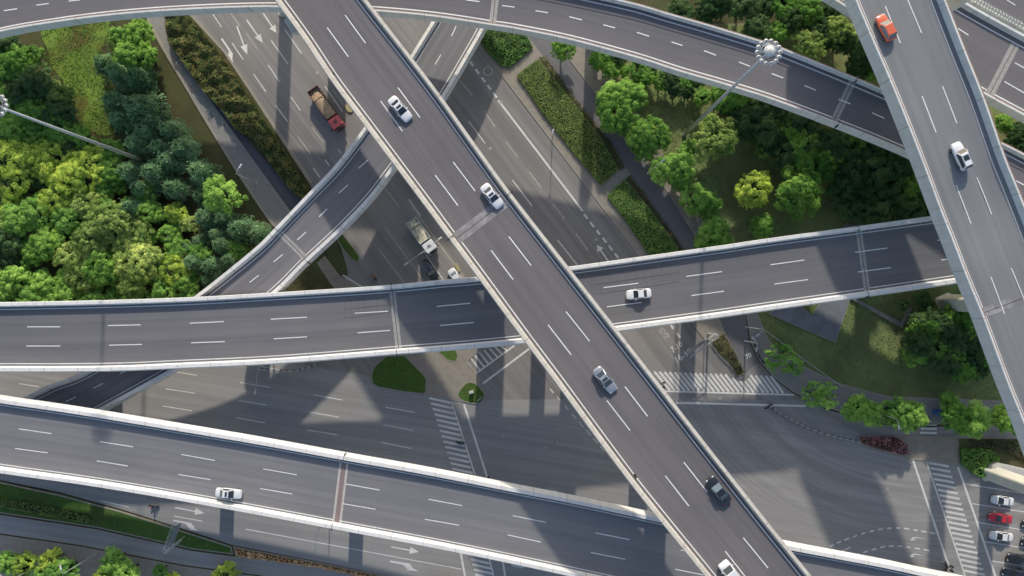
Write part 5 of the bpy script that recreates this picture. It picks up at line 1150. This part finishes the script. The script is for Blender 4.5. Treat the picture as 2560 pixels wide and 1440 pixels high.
def gantry(label, a, b, h=6.5):
    Pa, Pb = W(*a, h), W(*b, h); g = W(*radial(*a, h), 0); g = Vector((Pa.x, Pa.y, 0)); r = empty('sign_gantry', g, label=label, cat='sign gantry'); dd = Pb - Pa; e = dd.normalized(); n = Vector((-e.y, e.x, 0)); an = math.atan2(e.y, e.x)
    MB().tube((0, 0, 0), (0, 0, h + .3), .2, .16, 10).build('column', M['railw'], r)
    mb = MB()
    for s_ in (-.45, .45):
        for z in (h - .4, h + .4): mb.tube(n * s_ + Vector((0, 0, z)), dd + n * s_ + Vector((0, 0, z)), .05, n=6)
    k = int(dd.length / .9)
    for i in range(k):
        p0 = dd * (i / k); p1 = dd * ((i + 1) / k); s_ = .45 if i % 2 else -.45
        mb.tube(p0 + n * s_ + Vector((0, 0, h + .4)), p1 - n * s_ + Vector((0, 0, h + .4)), .035, n=5); mb.tube(p0 - n * .45 + Vector((0, 0, h - .4)), p0 - n * .45 + Vector((0, 0, h + .4)), .035, n=5)
    mb.build('truss', M['railw'], r)
    c = dd * .62; MB().box((c.x - n.x * .55, c.y - n.y * .55, h + .1), (dd.length * .68, .1, 2.4), rz=an).build('sign_panel', M['signblue'], r)
    return r
gantry('sign gantry truss reaching over the bus lane lettering beside the planted triangle', (1793, 838), (1721, 890)); gantry('sign gantry truss over the green strip at lower left', (413, 1380), (441, 1306))
def railing(label, pts, h=1.0, step=14, mat='railw'):
    P = catmull(pts, 10); g = W(*P[0], 0); r = empty('railing', g, label=label, cat='railing'); pts3 = [W(*p, 0) - g for p in P]
    for z in (h, h * .45):
        mb = MB()
        for i in range(len(pts3) - 1): mb.tube(pts3[i] + Vector((0, 0, z)), pts3[i + 1] + Vector((0, 0, z)), .045, n=5)
        mb.build('rail', M[mat], r)
    pm = MB(); acc = 99; base = MB()
    for i in range(1, len(P)):
        acc += np.hypot(*(P[i] - P[i - 1]))
        if acc > step: pm.box(pts3[i] + Vector((0, 0, h / 2)), (.1, .1, h)); base.box(pts3[i] + Vector((0, 0, .06)), (.45, .45, .12)); acc = 0
    pm.build('posts', M[mat], r); base.build('feet', M['dark'], r)
railing('white pedestrian railing curving between the junction and the slip lane', [(1930, 1020), (1955, 1036), (1990, 1056), (2040, 1078), (2095, 1094), (2145, 1103)])
railing('short white railing under the lower edge of the middle overpass', [(650, 922), (690, 926), (735, 927), (770, 919), (800, 908)])
railing('dark kerbside railing curving round the corner pavement right of the planted triangle', [(1885, 862), (1890, 880), (1900, 897), (1915, 915)], mat='dark')
railing('low white cable rail along the curved lawn edge', [(1912, 826), (1960, 862), (2010, 900), (2060, 936), (2100, 966)], .6, 25)
def signal(label, x, y):
    g = W(x, y, 0); r = empty('traffic_light', g, label=label, cat='traffic light'); MB().tube((0, 0, 0), (0, 0, 3.2), .08, n=8).build('pole', M['dark'], r)
    for s_ in (-.45, .45): MB().box((0, s_, 2.9), (.4, .3, .9)).build('lamp_box', M['dark'], r, bevel=.04)
signal('black traffic light post at the end of the left stop line', 1222, 1190); signal('black traffic light post on the corner pavement at bottom right', 2357, 1408)
signal('black traffic light post peeking over the diagonal viaduct edge by the striped crossing', 1652, 958)
def blockthing(name, label, cat, x, y, dims, mat, rz=0):
    g = W(x, y, 0); o = MB().box((0, 0, dims[2] / 2), dims).build(name, M[mat], None, bevel=.04); o.location = (g.x, g.y, .16); o.rotation_euler = (0, 0, rz); tagit(o, label, cat)
blockthing('utility_cabinet', 'small white cabinet on the round grass island', 'cabinet', 1179, 979, (.9, .5, 1.1), 'lampw', .3)
blockthing('notice_board', 'thin white board leaning on the edge of the round grass island', 'board', 1199, 997, (1.1, .12, .8), 'lampw', R(40))
blockthing('awning', 'blue awning beside the street trees at the slip lane crossing', 'awning', 2340, 1028, (1.8, .9, 2.0), 'blue', .2)
# median kerb noses painted yellow, under the diagonal viaduct
for lab, pts in (('yellow painted kerb nose just left of the diagonal viaduct near the sand truck', [(862, 262), (868, 262), (882, 268), (884, 277), (876, 283), (866, 276)]), ('yellow painted kerb nose left of the diagonal viaduct near the white-cabbed truck', [(1136, 658), (1141, 657), (1152, 673), (1149, 681), (1142, 676)])):
    pl = px(smooth_closed(pts, 1)); o = MB().prism(pl, -.05, .3).build('kerb_nose', M['yellow'], None); tagit(o, lab, 'kerb')
